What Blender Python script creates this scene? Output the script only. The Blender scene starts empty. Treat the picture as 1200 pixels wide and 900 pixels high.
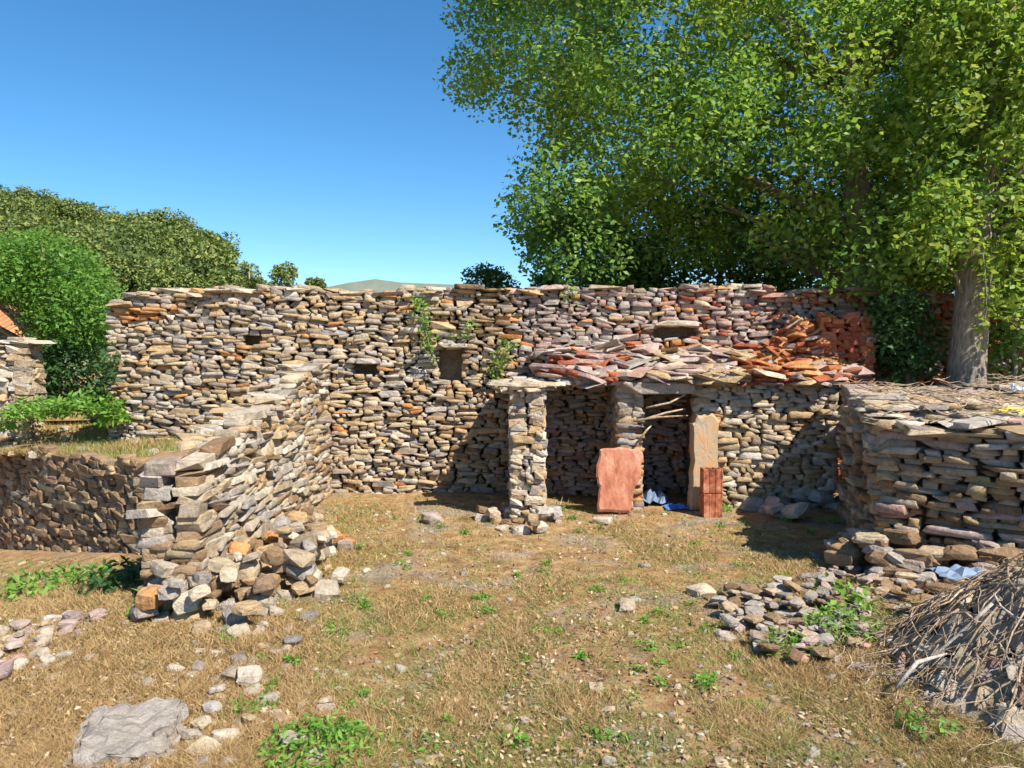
import bpy, bmesh, math, random
import numpy as np
from mathutils import Vector, Matrix, Euler

S = bpy.context.scene
# ---------------------------------------------------------------- camera
CAM_H = 2.1
PITCH = math.atan(45 / 900)
FPX = 900.0
cam_d = bpy.data.cameras.new('camera')
cam = bpy.data.objects.new('camera', cam_d)
S.collection.objects.link(cam)
cam.location = (0, 0, CAM_H)
cam.rotation_euler = (math.pi / 2 - PITCH, 0, 0)
cam_d.sensor_width = 36
cam_d.lens = 27
cam_d.clip_start = 0.1
cam_d.clip_end = 8000
S.camera = cam
# ---------------------------------------------------------------- world and sun
SUN_EL = math.radians(49)
SUN_AZ = math.radians(45)            # from the right, swung towards the viewer
SV = Vector((math.cos(SUN_EL) * math.cos(SUN_AZ), -math.cos(SUN_EL) * math.sin(SUN_AZ), math.sin(SUN_EL)))
W = bpy.data.worlds.new('World'); S.world = W; W.use_nodes = True
nt = W.node_tree
bg = nt.nodes['Background']
sky = nt.nodes.new('ShaderNodeTexSky')
sky.sky_type = 'NISHITA'; sky.sun_disc = False
sky.sun_elevation = SUN_EL
sky.sun_rotation = math.atan2(SV.x, SV.y)
sky.altitude = 1500; sky.air_density = 1.0; sky.dust_density = 0.15; sky.ozone_density = 5.0
hs_ = nt.nodes.new('ShaderNodeHueSaturation'); hs_.inputs['Saturation'].default_value = 1.2; hs_.inputs['Hue'].default_value = 0.493
nt.links.new(sky.outputs[0], hs_.inputs['Color']); nt.links.new(hs_.outputs[0], bg.inputs[0])
bg.inputs[1].default_value = 0.097
sd = bpy.data.lights.new('sun', 'SUN'); sd.energy = 5.0; sd.angle = math.radians(0.5); sd.color = (1, 0.93, 0.82)
so = bpy.data.objects.new('sun', sd); S.collection.objects.link(so)
so.rotation_euler = SV.to_track_quat('Z', 'Y').to_euler()
S.view_settings.view_transform = 'Standard'; S.view_settings.look = 'None'
S.view_settings.exposure = 0.92; S.view_settings.gamma = 1.0
S.render.engine = 'CYCLES'
S.cycles.max_bounces = 6; S.cycles.transparent_max_bounces = 4

R = random.Random(7)
NR = np.random.default_rng(11)
C = S.collection

def at(px, py, Y):
    u = (px - 600) / FPX; v = -(py - 450) / FPX
    dy = math.cos(PITCH) + v * math.sin(PITCH); dz = -math.sin(PITCH) + v * math.cos(PITCH)
    t = Y / dy
    return Vector((u * t, Y, CAM_H + dz * t))

def on_ground(px, py, z=0.0):
    u = (px - 600) / FPX; v = -(py - 450) / FPX
    dy = math.cos(PITCH) + v * math.sin(PITCH); dz = -math.sin(PITCH) + v * math.cos(PITCH)
    t = (z - CAM_H) / dz
    return Vector((u * t, dy * t, z))

# ---------------------------------------------------------------- materials
def mat(name):
    m = bpy.data.materials.new(name); m.use_nodes = True
    n = m.node_tree.nodes; l = m.node_tree.links
    b = n['Principled BSDF']; b.inputs['Roughness'].default_value = 0.9
    b.inputs['Specular IOR Level'].default_value = 0.25
    return m, n, l, b

def ramp(n, stops, interp='LINEAR'):
    r = n.new('ShaderNodeValToRGB'); r.color_ramp.interpolation = interp
    e = r.color_ramp.elements
    while len(e) > 1: e.remove(e[-1])
    e[0].position = stops[0][0]; e[0].color = (*stops[0][1], 1)
    for p, c in stops[1:]:
        k = e.new(p); k.color = (*c, 1)
    return r

def mixc(n, l, mode, fac, a, b):
    m = n.new('ShaderNodeMix'); m.data_type = 'RGBA'; m.blend_type = mode
    for sock, val in ((m.inputs[0], fac), (m.inputs[6], a), (m.inputs[7], b)):
        if hasattr(val, 'is_output'): l.new(val, sock)
        elif isinstance(val, (int, float)): sock.default_value = val
        else: sock.default_value = (*val, 1)
    return m.outputs[2]

def noise(n, l, scale, detail=5, rough=0.6, vec=None):
    t = n.new('ShaderNodeTexNoise'); t.inputs['Scale'].default_value = scale
    t.inputs['Detail'].default_value = detail; t.inputs['Roughness'].default_value = rough
    if vec is not None: l.new(vec, t.inputs['Vector'])
    return t.outputs[0]

def rnd_value(n, l):
    oi = n.new('ShaderNodeObjectInfo'); at_ = n.new('ShaderNodeAttribute'); at_.attribute_name = 'rnd'
    a = n.new('ShaderNodeMath'); a.operation = 'ADD'
    l.new(oi.outputs['Random'], a.inputs[0]); l.new(at_.outputs['Fac'], a.inputs[1])
    f = n.new('ShaderNodeMath'); f.operation = 'FRACT'; l.new(a.outputs[0], f.inputs[0])
    return f.outputs[0]

def stone_mat(name, stops, stain=(0.10, 0.085, 0.07), lichen=(0.42, 0.33, 0.16), bump=0.7, sc=1.0):
    m, n, l, b = mat(name)
    geo = n.new('ShaderNodeNewGeometry'); P = geo.outputs['Position']
    r = ramp(n, stops); l.new(rnd_value(n, l), r.inputs[0])
    n1 = noise(n, l, 9 * sc, 6, 0.7, P)
    v = ramp(n, [(0.3, (0.62, 0.62, 0.62)), (0.7, (1.25, 1.25, 1.25))]); l.new(n1, v.inputs[0])
    c = mixc(n, l, 'MULTIPLY', 1.0, r.outputs[0], v.outputs[0])
    n2 = noise(n, l, 3.3 * sc, 4, 0.6, P)
    m2 = ramp(n, [(0.56, (0, 0, 0)), (0.72, (0.75, 0.75, 0.75))]); l.new(n2, m2.inputs[0])
    c = mixc(n, l, 'MIX', m2.outputs[0], c, lichen)
    n3 = noise(n, l, 24 * sc, 5, 0.75, P)
    m3 = ramp(n, [(0.56, (0, 0, 0)), (0.68, (0.7, 0.7, 0.7))]); l.new(n3, m3.inputs[0])
    c = mixc(n, l, 'MIX', m3.outputs[0], c, stain)
    n5 = noise(n, l, 55 * sc, 3, 0.7, P)
    m5 = ramp(n, [(0.6, (0, 0, 0)), (0.7, (0.6, 0.6, 0.6))]); l.new(n5, m5.inputs[0])
    c = mixc(n, l, 'MIX', m5.outputs[0], c, (0.52, 0.49, 0.44))
    l.new(c, b.inputs['Base Color'])
    n4 = noise(n, l, 38 * sc, 8, 0.75, P)
    bp = n.new('ShaderNodeBump'); bp.inputs['Strength'].default_value = bump; bp.inputs['Distance'].default_value = 0.02
    l.new(n4, bp.inputs['Height'])
    n6 = noise(n, l, 11 * sc, 7, 0.7, P); b2 = n.new('ShaderNodeBump'); b2.inputs['Strength'].default_value = 0.8; b2.inputs['Distance'].default_value = 0.06
    l.new(n6, b2.inputs['Height']); l.new(bp.outputs[0], b2.inputs['Normal']); l.new(b2.outputs[0], b.inputs['Normal'])
    return m

M_TAN = stone_mat('weathered_limestone', [(0, (0.53, 0.38, 0.21)), (0.2, (0.41, 0.28, 0.155)), (0.38, (0.57, 0.46, 0.31)), (0.55, (0.36, 0.28, 0.19)), (0.7, (0.54, 0.35, 0.17)), (0.85, (0.44, 0.37, 0.28)), (1, (0.27, 0.20, 0.14))])
M_GREY = stone_mat('grey_limestone', [(0, (0.42, 0.37, 0.32)), (0.25, (0.30, 0.26, 0.23)), (0.5, (0.50, 0.44, 0.38)), (0.75, (0.38, 0.29, 0.23)), (1, (0.24, 0.20, 0.17))], lichen=(0.40, 0.35, 0.27))
M_PINK = stone_mat('pinkish_limestone', [(0, (0.50, 0.37, 0.32)), (0.3, (0.38, 0.27, 0.24)), (0.6, (0.54, 0.41, 0.35)), (0.8, (0.44, 0.25, 0.18)), (1, (0.34, 0.26, 0.25))], lichen=(0.42, 0.36, 0.32))
M_RUST = stone_mat('rust_red_stone', [(0, (0.46, 0.12, 0.05)), (0.35, (0.33, 0.08, 0.04)), (0.7, (0.52, 0.18, 0.06)), (1, (0.40, 0.14, 0.09))], lichen=(0.50, 0.26, 0.12), stain=(0.10, 0.03, 0.02))
M_ORANGE = stone_mat('ochre_orange_stone', [(0, (0.58, 0.27, 0.09)), (0.5, (0.48, 0.20, 0.07)), (1, (0.62, 0.34, 0.14))], lichen=(0.55, 0.33, 0.16), stain=(0.16, 0.07, 0.03))
M_BROWN = stone_mat('brown_earthy_stone', [(0, (0.30, 0.19, 0.10)), (0.3, (0.22, 0.13, 0.07)), (0.6, (0.36, 0.24, 0.13)), (1, (0.26, 0.17, 0.11))], lichen=(0.34, 0.2, 0.09))
M_SLAB = stone_mat('pale_flat_slab', [(0, (0.60, 0.50, 0.37)), (0.3, (0.46, 0.38, 0.29)), (0.6, (0.66, 0.57, 0.45)), (0.8, (0.42, 0.38, 0.35)), (1, (0.52, 0.40, 0.27))], stain=(0.16, 0.13, 0.10), lichen=(0.48, 0.40, 0.28))
M_CORE = stone_mat('dark_earth_core', [(0, (0.22, 0.155, 0.095)), (1, (0.22, 0.155, 0.095))], lichen=(0.2, 0.14, 0.08))
STONES = {'t': M_TAN, 'g': M_GREY, 'p': M_PINK, 'r': M_RUST, 'o': M_ORANGE, 'b': M_BROWN, 's': M_SLAB}

def leaf_mat(name, stops, trans=0.35, tcol=(0.30, 0.50, 0.05), rough=0.55):
    m, n, l, b = mat(name)
    r = ramp(n, stops); l.new(rnd_value(n, l), r.inputs[0])
    l.new(r.outputs[0], b.inputs['Base Color']); b.inputs['Roughness'].default_value = rough
    b.inputs['Specular IOR Level'].default_value = 0.35
    t = n.new('ShaderNodeBsdfTranslucent'); tc = mixc(n, l, 'MIX', 0.6, r.outputs[0], tcol); l.new(tc, t.inputs[0])
    mx = n.new('ShaderNodeMixShader'); mx.inputs[0].default_value = trans
    l.new(b.outputs[0], mx.inputs[1]); l.new(t.outputs[0], mx.inputs[2])
    l.new(mx.outputs[0], n['Material Output'].inputs['Surface'])
    return m
M_LEAF = leaf_mat('tree_leaf', [(0, (0.05, 0.13, 0.03)), (0.3, (0.10, 0.22, 0.045)), (0.6, (0.16, 0.29, 0.055)), (0.85, (0.26, 0.38, 0.09)), (1, (0.42, 0.50, 0.22))], 0.5, (0.34, 0.55, 0.05))
M_LEAF2 = leaf_mat('yellow_green_leaf', [(0, (0.12, 0.20, 0.025)), (0.5, (0.20, 0.30, 0.035)), (1, (0.30, 0.36, 0.05))], 0.45, (0.5, 0.62, 0.08))
M_BUSH = leaf_mat('bush_leaf', [(0, (0.05, 0.14, 0.02)), (0.5, (0.09, 0.21, 0.03)), (1, (0.15, 0.28, 0.04))], 0.35)
M_PINE = leaf_mat('pine_needles', [(0, (0.06, 0.10, 0.025)), (0.4, (0.12, 0.17, 0.04)), (1, (0.25, 0.27, 0.06))], 0.2, (0.2, 0.3, 0.05))
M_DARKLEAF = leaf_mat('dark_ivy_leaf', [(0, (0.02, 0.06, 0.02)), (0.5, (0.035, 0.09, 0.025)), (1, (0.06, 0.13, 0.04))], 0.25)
M_WEED = leaf_mat('weed_leaf', [(0, (0.08, 0.20, 0.03)), (0.5, (0.13, 0.28, 0.04)), (1, (0.22, 0.36, 0.06))], 0.35, (0.4, 0.6, 0.08))
M_GRASS = leaf_mat('grass_blade', [(0, (0.40, 0.24, 0.09)), (0.2, (0.52, 0.37, 0.18)), (0.4, (0.30, 0.16, 0.07)), (0.55, (0.46, 0.32, 0.14)), (0.6, (0.20, 0.24, 0.06)), (0.8, (0.12, 0.20, 0.04)), (1, (0.20, 0.30, 0.06))], 0.25, (0.5, 0.45, 0.15))

m, n, l, b = mat('bark'); M_BARK = m
P = n.new('ShaderNodeNewGeometry').outputs['Position']
mp = n.new('ShaderNodeMapping'); mp.inputs['Scale'].default_value = (9, 9, 2.2); l.new(P, mp.inputs[0])
nn = noise(n, l, 3, 8, 0.7, mp.outputs[0]); r = ramp(n, [(0.3, (0.10, 0.08, 0.06)), (0.5, (0.27, 0.22, 0.17)), (0.7, (0.42, 0.37, 0.30))]); l.new(nn, r.inputs[0])
l.new(r.outputs[0], b.inputs['Base Color']); bp = n.new('ShaderNodeBump'); bp.inputs['Distance'].default_value = 0.04; l.new(nn, bp.inputs['Height']); l.new(bp.outputs[0], b.inputs['Normal'])

def plain(name, stops, sc=6, bump=0.3, rough=0.85, stretch=(1, 1, 1), metal=0):
    m, n, l, b = mat(name)
    P = n.new('ShaderNodeNewGeometry').outputs['Position']
    mp = n.new('ShaderNodeMapping'); mp.inputs['Scale'].default_value = stretch; l.new(P, mp.inputs[0])
    k = noise(n, l, sc, 7, 0.7, mp.outputs[0]); r = ramp(n, stops); l.new(k, r.inputs[0])
    c = r.outputs[0]
    rv = ramp(n, [(0, (0.7, 0.7, 0.7)), (1, (1.2, 1.2, 1.2))]); l.new(rnd_value(n, l), rv.inputs[0])
    c = mixc(n, l, 'MULTIPLY', 1.0, c, rv.outputs[0])
    l.new(c, b.inputs['Base Color']); b.inputs['Roughness'].default_value = rough; b.inputs['Metallic'].default_value = metal
    bp = n.new('ShaderNodeBump'); bp.inputs['Strength'].default_value = bump; bp.inputs['Distance'].default_value = 0.015
    l.new(k, bp.inputs['Height']); l.new(bp.outputs[0], b.inputs['Normal'])
    return m
M_STICK = plain('dead_bleached_wood', [(0.3, (0.15, 0.10, 0.065)), (0.5, (0.37, 0.27, 0.18)), (0.7, (0.56, 0.45, 0.34))], 26, .8)
M_PALE = plain('silver_grey_wood', [(0.3, (0.16, 0.13, 0.11)), (0.5, (0.36, 0.32, 0.28)), (0.7, (0.50, 0.46, 0.41))], 22, .8)
M_RUSTSHEET = plain('terracotta_faced_panel', [(0.3, (0.17, 0.06, 0.04)), (0.47, (0.38, 0.14, 0.08)), (0.6, (0.46, 0.22, 0.14)), (0.72, (0.50, 0.36, 0.26))], 5, 0.9, 0.9, (1.5, 1, 0.7))
M_JAMB = plain('stained_jamb_stone', [(0.3, (0.22, 0.17, 0.12)), (0.45, (0.40, 0.32, 0.22)), (0.58, (0.50, 0.28, 0.13)), (0.72, (0.44, 0.36, 0.27))], 5, 0.9)
M_CLAY = plain('fired_clay', [(0.38, (0.15, 0.06, 0.035)), (0.5, (0.40, 0.12, 0.055)), (0.62, (0.48, 0.24, 0.14))], 9, 0.8)
M_TILE = plain('orange_roof_tile', [(0.3, (0.42, 0.16, 0.07)), (0.7, (0.62, 0.30, 0.14))], 9, 0.4)
M_PLASTER = plain('old_lime_plaster', [(0.3, (0.46, 0.38, 0.28)), (0.7, (0.66, 0.58, 0.46))], 5, 0.5)
M_BLUE = plain('blue_plastic', [(0.3, (0.05, 0.13, 0.42)), (0.7, (0.09, 0.22, 0.6))], 8, 0.2, 0.4)
M_BLUEGREY = plain('blue_grey_sheet', [(0.3, (0.14, 0.20, 0.30)), (0.7, (0.26, 0.34, 0.46))], 6, 0.4, 0.55)
M_YELLOW = plain('yellow_plastic', [(0.3, (0.70, 0.48, 0.03)), (0.7, (0.80, 0.60, 0.06))], 8, 0.2, 0.4)
M_WHITE = plain('white_plastic', [(0.3, (0.66, 0.70, 0.76)), (0.7, (0.80, 0.82, 0.85))], 8, 0.1, 0.4)
M_RIDGE = plain('far_ridge', [(0.3, (0.10, 0.13, 0.10)), (0.7, (0.19, 0.20, 0.16))], 0.012, 0.1)
M_SCRUB = plain('hill_scrub', [(0.3, (0.04, 0.06, 0.02)), (0.6, (0.07, 0.095, 0.03)), (0.8, (0.12, 0.12, 0.06))], 2.6, 0.6)

# ---------------------------------------------------------------- helpers
def tag(o, label=None, cat=None, group=None, kind=None):
    if label: o['label'] = label
    if cat: o['category'] = cat
    if group: o['group'] = group
    if kind: o['kind'] = kind
    return o
def thing(name, label, cat, loc=(0, 0, 0), group=None):
    o = bpy.data.objects.new(name, None); o.empty_display_size = 0.1
    C.objects.link(o); o.location = loc
    return tag(o, label, cat, group)
def link(name, me, parent=None, loc=None, mats=()):
    for mm in mats: me.materials.append(mm)
    o = bpy.data.objects.new(name, me); C.objects.link(o)
    if parent is not None:
        o.parent = parent
        if loc is None: o.location = tuple(-v for v in parent.location)      # mesh given in world coordinates
    if loc is not None: o.location = loc
    return o

def mesh_np(name, V, faces_idx, sizes, smooth=False, rnd=None, mi=None, attrs=None):
    """V (n,3); faces_idx flat loop indices; sizes per face"""
    me = bpy.data.meshes.new(name)
    me.vertices.add(len(V)); me.vertices.foreach_set('co', np.asarray(V, np.float32).ravel())
    me.loops.add(len(faces_idx)); me.loops.foreach_set('vertex_index', np.asarray(faces_idx, np.int32))
    me.polygons.add(len(sizes))
    st = np.concatenate([[0], np.cumsum(sizes)[:-1]]).astype(np.int32)
    me.polygons.foreach_set('loop_start', st)
    if mi is not None: me.polygons.foreach_set('material_index', np.asarray(mi, np.int32))
    me.update(calc_edges=True)
    if smooth: me.polygons.foreach_set('use_smooth', np.ones(len(sizes), bool))
    if rnd is not None:
        a = me.attributes.new('rnd', 'FLOAT', 'FACE'); a.data.foreach_set('value', np.asarray(rnd, np.float32))
    if attrs:
        for k, vals in attrs.items():
            a = me.attributes.new(k, 'FLOAT', 'POINT'); a.data.foreach_set('value', np.asarray(vals, np.float32))
    return me

# ---- stone library: irregular chipped blocks, unit size, about 40 triangles each
def hull_stone(seed, slab=False):
    rr = random.Random(seed); bm = bmesh.new()
    c = 0.055 if slab else 0.08
    for sx in (-1, 1):
        for sy in (-1, 1):
            for sz in (-1, 1):
                q = rr.random() < 0.22
                ox, oy, oz = [rr.uniform(0.0, 0.16) for _ in range(3)]
                if q: ox += rr.uniform(0.05, 0.28); oy += rr.uniform(0, 0.1)
                for k in range(3):
                    p = [0.5 - ox, 0.5 - oy, 0.5 - oz * 0.8]
                    for j in range(3):
                        if j != k: p[j] -= rr.uniform(c * 0.45, c * 1.3) * (0.8 if j < 2 else 1.1)
                    bm.verts.new((p[0] * sx, p[1] * sy, p[2] * sz))
    bmesh.ops.convex_hull(bm, input=bm.verts)
    loose = [v for v in bm.verts if not v.link_faces]
    bmesh.ops.delete(bm, geom=loose, context='VERTS')
    bmesh.ops.dissolve_limit(bm, angle_limit=0.09, verts=bm.verts, edges=bm.edges)
    bmesh.ops.recalc_face_normals(bm, faces=bm.faces)
    me = bpy.data.meshes.new('stone'); bm.to_mesh(me); bm.free()
    return me
LIBN = 20
LIB = [hull_stone(100 + i, i % 2 == 0) for i in range(LIBN)]
LIBV, LIBF, LIBS = [], [], []
for me in LIB:
    v = np.zeros(len(me.vertices) * 3, np.float32); me.vertices.foreach_get('co', v); LIBV.append(v.reshape(-1, 3))
    f = np.zeros(len(me.loops), np.int32); me.loops.foreach_get('vertex_index', f); LIBF.append(f)
    s = np.zeros(len(me.polygons), np.int32); me.polygons.foreach_get('loop_total', s); LIBS.append(s)
LIBM = {}
for k, mm in STONES.items():
    for i, me in enumerate(LIB):
        c = me.copy(); c.materials.append(mm); LIBM[(k, i)] = c

def rough_stone(k):
    bm = bmesh.new(); bm.from_mesh(LIB[k * 2 + 1])
    bmesh.ops.triangulate(bm, faces=bm.faces)
    bmesh.ops.subdivide_edges(bm, edges=[e for e in bm.edges if e.calc_length() > .22], cuts=1, use_grid_fill=False, smooth=0.25)
    bmesh.ops.triangulate(bm, faces=bm.faces)
    rr = random.Random(k)
    bm.normal_update()
    for v in bm.verts: v.co += v.normal * rr.uniform(-.05, .035)
    me = bpy.data.meshes.new('stone'); bm.to_mesh(me); bm.free(); return me
ROUGH = [rough_stone(k) for k in range(8)]
ROUGHM = {}
for k_, mm in STONES.items():
    for i_, me_ in enumerate(ROUGH):
        c = me_.copy(); c.materials.append(mm); ROUGHM[(k_, i_)] = c
def emit_stones(parent, items, limit=300, name='stone', stuff_name='small_stones', rough=False):
    """items: (matrix4x4 world incl. scale, kind, size-score)."""
    items = sorted(items, key=lambda t: -t[2])
    off = Matrix.Translation(-parent.location)
    for M, kind, sc in items[:limit]:
        o = bpy.data.objects.new(name, ROUGHM[(kind, R.randrange(8))] if rough else LIBM[(kind, R.randrange(LIBN))]); C.objects.link(o)
        o.parent = parent
        o.matrix_basis = off @ M
    rest = items[limit:]
    if rest:
        kinds = list(STONES)
        Vs, Fs, Ss, rn, mi = [], [], [], [], []; base = 0
        for M, kind, sc in rest:
            i = R.randrange(LIBN); A = np.array(M)
            v = LIBV[i] @ A[:3, :3].T + A[:3, 3]
            Vs.append(v); Fs.append(LIBF[i] + base); Ss.append(LIBS[i]); base += len(v)
            rn.append(np.full(len(LIBS[i]), R.random())); mi.append(np.full(len(LIBS[i]), kinds.index(kind)))
        me = mesh_np(stuff_name, np.concatenate(Vs), np.concatenate(Fs), np.concatenate(Ss), rnd=np.concatenate(rn), mi=np.concatenate(mi))
        o = link(stuff_name, me, parent, mats=[STONES[k] for k in kinds]); o['kind'] = 'stuff'

def SM(loc, axes, size, tilt=(0, 0, 0)):
    """matrix from location, frame columns (along, out, up), size (w,d,h) and small tilt in that frame"""
    F = Matrix((axes[0], axes[1], axes[2])).transposed().to_4x4()
    return Matrix.Translation(loc) @ F @ Euler(tilt).to_matrix().to_4x4() @ Matrix.Diagonal((*size, 1))

def pack_face(p0, p1, zbot, ztop, kindf, wr=(0.12, 0.42), hr=(0.05, 0.13), depth=0.26, holes=(), jit=0.03, seed=1, tiltmax=0.12, px_score=True, drop=0.0):
    """rubble masonry on the vertical face p0->p1 (xy). The stones face the right hand of p0->p1. Skyline packing, so courses break and wander."""
    rr = random.Random(seed)
    p0 = Vector((*p0, 0)); p1 = Vector((*p1, 0)); L = (p1 - p0).length
    a = (p1 - p0) / L; out = Vector((a.y, -a.x, 0)); up = Vector((0, 0, 1))
    bw = 0.02; N = max(4, int(L / bw))
    xs = (np.arange(N) + 0.5) * bw
    H = np.array([zbot(x) for x in xs]) + NR.uniform(-0.03, 0.03, N) * 0
    T = np.array([ztop(x) for x in xs])
    done = H >= T
    for (x0, x1, z0, z1) in holes:
        if z0 <= 0.01: H[(xs > x0) & (xs < x1)] = z1
    items = []; guard = 0
    holes = [h for h in holes if h[2] > 0.01]
    while guard < 20000:
        guard += 1
        Hm = np.where(H >= T, 1e9, H)
        i = int(np.argmin(Hm))
        if Hm[i] > 1e8: break
        z = H[i]; blocked = False
        for (x0, x1, z0, z1) in holes:
            if x0 < xs[i] < x1 and z0 - 0.02 <= z < z1 - 0.01:
                sel = (xs > x0) & (xs < x1); H[sel] = np.maximum(H[sel], z1)
                blocked = True
        if blocked: continue
        tol = 0.035
        j0 = i
        while j0 > 0 and H[j0 - 1] <= z + tol and i - j0 < 40: j0 -= 1
        j1 = i
        while j1 < N - 1 and H[j1 + 1] <= z + tol and j1 - i < 40: j1 += 1
        avail = (j1 - j0 + 1) * bw
        big = rr.random() < 0.10
        w = rr.uniform(*wr) * (1.25 if big else 1); h = rr.triangular(hr[0], hr[1], hr[0] * 0.6 + hr[1] * 0.4) * (1.45 if big else 1)
        if avail < w * 1.35: w = avail
        n_ = max(1, int(round(w / bw)))
        if w < 0.055:
            H[j0:j1 + 1] += 0.03 + rr.random() * 0.03
            continue
        s0 = j0 if rr.random() < 0.5 else j1 - n_ + 1
        s0 = max(j0, min(s0, j1 - n_ + 1)); s1 = s0 + n_
        seg = H[s0:s1]; zb = float(np.mean(seg)); 
        for (x0, x1, z0, z1) in holes:
            if xs[s0] < x1 and xs[s1 - 1] > x0 and zb < z0 and zb + h > z0 + 0.02: h = max(0.035, z0 - zb)
        h = min(h, w * 1.1)
        k = max(2, n_ // 3)
        sl = (float(np.mean(seg[-k:])) - float(np.mean(seg[:k]))) / max(w * 0.7, 0.05)
        ang = max(-0.15, min(0.15, sl)) + rr.uniform(-0.03, 0.03)
        xc = (xs[s0] + xs[s1 - 1]) / 2
        d = depth * rr.uniform(0.8, 1.1)
        pr = rr.uniform(-jit, jit)
        pos = p0 + a * xc + out * (pr - d / 2) + up * (zb + h / 2)
        if not (drop and zb > T[s0] - 0.15 and rr.random() < drop):
            dist = max(2.5, pos.y)
            items.append((SM(pos, (a, -out, up), (w * rr.uniform(1.04, 1.16), d, h * rr.uniform(1.12, 1.28) + .008), (rr.uniform(-0.06, 0.06), -ang, rr.uniform(-tiltmax, tiltmax))), kindf(pos, rr), w * h / dist ** 2))
        H[s0:s1] = zb + h + np.linspace(-0.5, 0.5, s1 - s0) * w * math.sin(ang) * 0.7
    return items

def core_mesh(name, poly, zb, ztf, parent, mat_=M_CORE):
    """closed prism over the xy polygon; ztf(x,y) gives the top"""
    bm = bmesh.new(); n_ = len(poly)
    lo = [bm.verts.new((x, y, zb)) for x, y in poly]; hi = [bm.verts.new((x, y, ztf(x, y))) for x, y in poly]
    bm.faces.new(lo[::-1]); bm.faces.new(hi)
    for i in range(n_): bm.faces.new((lo[i], lo[(i + 1) % n_], hi[(i + 1) % n_], hi[i]))
    bmesh.ops.recalc_face_normals(bm, faces=bm.faces)
    me = bpy.data.meshes.new(name); bm.to_mesh(me); bm.free()
    return link(name, me, parent, mats=[mat_])

def strip_core(p0, p1, back0, back1, zb, zf, parent, nseg=14, mat_=M_CORE):
    """core under a wavy top: lofted between the front line (p0-p1) and the back line"""
    bm = bmesh.new(); rows = []
    for i in range(nseg + 1):
        t = i / nseg
        f = Vector(p0).lerp(Vector(p1), t); k = Vector(back0).lerp(Vector(back1), t); z = zf(t)
        rows.append([bm.verts.new((f.x, f.y, zb)), bm.verts.new((f.x, f.y, z)), bm.verts.new((k.x, k.y, z)), bm.verts.new((k.x, k.y, zb))])
    for i in range(nseg):
        A, B = rows[i], rows[i + 1]
        for j in range(4): bm.faces.new((A[j], A[(j + 1) % 4], B[(j + 1) % 4], B[j]))
    bm.faces.new(rows[0]); bm.faces.new(rows[-1][::-1])
    bmesh.ops.recalc_face_normals(bm, faces=bm.faces)
    me = bpy.data.meshes.new('core'); bm.to_mesh(me); bm.free()
    return link('core', me, parent, mats=[mat_])

def slab_bed(items, cnt, posf, kindf, wr=(0.2, 0.5), dr=(0.15, 0.35), hr=(0.03, 0.07), tilt=0.12, yaw=math.pi, seed=3):
    rr = random.Random(seed)
    for _ in range(cnt):
        p, base = posf(rr)
        w, d, h = rr.uniform(*wr), rr.uniform(*dr), rr.uniform(*hr)
        E = Euler((base[0] + rr.uniform(-tilt, tilt), base[1] + rr.uniform(-tilt, tilt), rr.uniform(-yaw, yaw))).to_matrix().to_4x4()
        items.append((Matrix.Translation(p) @ E @ Matrix.Diagonal((w, d, h, 1)), kindf(p, rr), w * d / max(2.5, p.y) ** 2))

def pickk(rr, s): return rr.choice(s)

# ---------------------------------------------------------------- ground
def wob(x, y, sc=1.0, seed=0):
    g = np.random.default_rng(seed); s = 0
    for i in range(9):
        th = g.uniform(0, 6.28); f = sc * g.uniform(0.5, 3.0); ph = g.uniform(0, 6.28)
        s = s + np.sin((x * np.cos(th) + y * np.sin(th)) * f + ph) / (1 + f / sc)
    return s / 3.0
RW0 = np.array((-2.95, 7.35)); RW1 = np.array((-7.36, 10.8))         # retaining wall line, corner to far left
def gz(x, y):
    x = np.asarray(x, float); y = np.asarray(y, float)
    z = 0.035 * wob(x, y, 1.3, 1) + 0.012 * wob(x, y, 6, 2)
    z = z - 0.19 * np.clip(-x - 3.2, 0, 5) * np.clip((y - 4.5) / 3, 0, 1)
    z = z + 0.10 * np.clip((x - 1.5) / 1.5, 0, 1) * np.clip((7 - y) / 2.5, 0, 1)
    return z
GREEN = [(60, 690, .55), (20, 668, .4), (150, 722, .4), (190, 790, .5), (235, 825, .4), (110, 850, .45), (50, 862, .4), (310, 765, .35), (485, 715, .3), (515, 706, .25),
         (380, 660, .35), (450, 642, .3), (800, 650, .3), (910, 660, .35), (770, 640, .3), (965, 690, .35), (940, 790, .35), (1000, 765, .35), (680, 832, .25),
         (860, 752, .3), (620, 740, .3), (350, 865, .35), (400, 880, .3), (1090, 862, .3), (430, 600, .3), (990, 640, .25), (240, 870, .3), (560, 790, .25), (90, 760, .4), (725, 620, .25), (160, 860, .35), (30, 800, .4), (90, 820, .4), (200, 750, .4), (270, 780, .35), (640, 690, .25), (540, 840, .2), (870, 850, .2)]
GP = [(on_ground(a_, b_), c_) for a_, b_, c_ in GREEN]
def greenness(x, y):
    g = 0.0 * x
    for p, r_ in GP:
        g = g + np.exp(-(((x - p.x) / (r_ * 1.1)) ** 2 + ((y - p.y) / (r_ * 1.4)) ** 2))
    return np.clip(g * 0.85 + 0.30 * wob(x, y, 3.2, 5) - 0.08 + 0.17 * np.clip(-x - 0.8, 0, 1.4), 0, 1)
def axis(lo, hi, step, far):
    fine = np.arange(lo, hi + 1e-6, step); out = []
    s = step; v = hi
    while v < far: s *= 1.35; v += s; out.append(v)
    o2 = []; s = step; v = lo
    while v > -far: s *= 1.35; v -= s; o2.append(v)
    return np.array(o2[::-1] + list(fine) + out)
gx = axis(-8, 6, 0.06, 4000); gy = axis(1.0, 12, 0.06, 4000)
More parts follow.
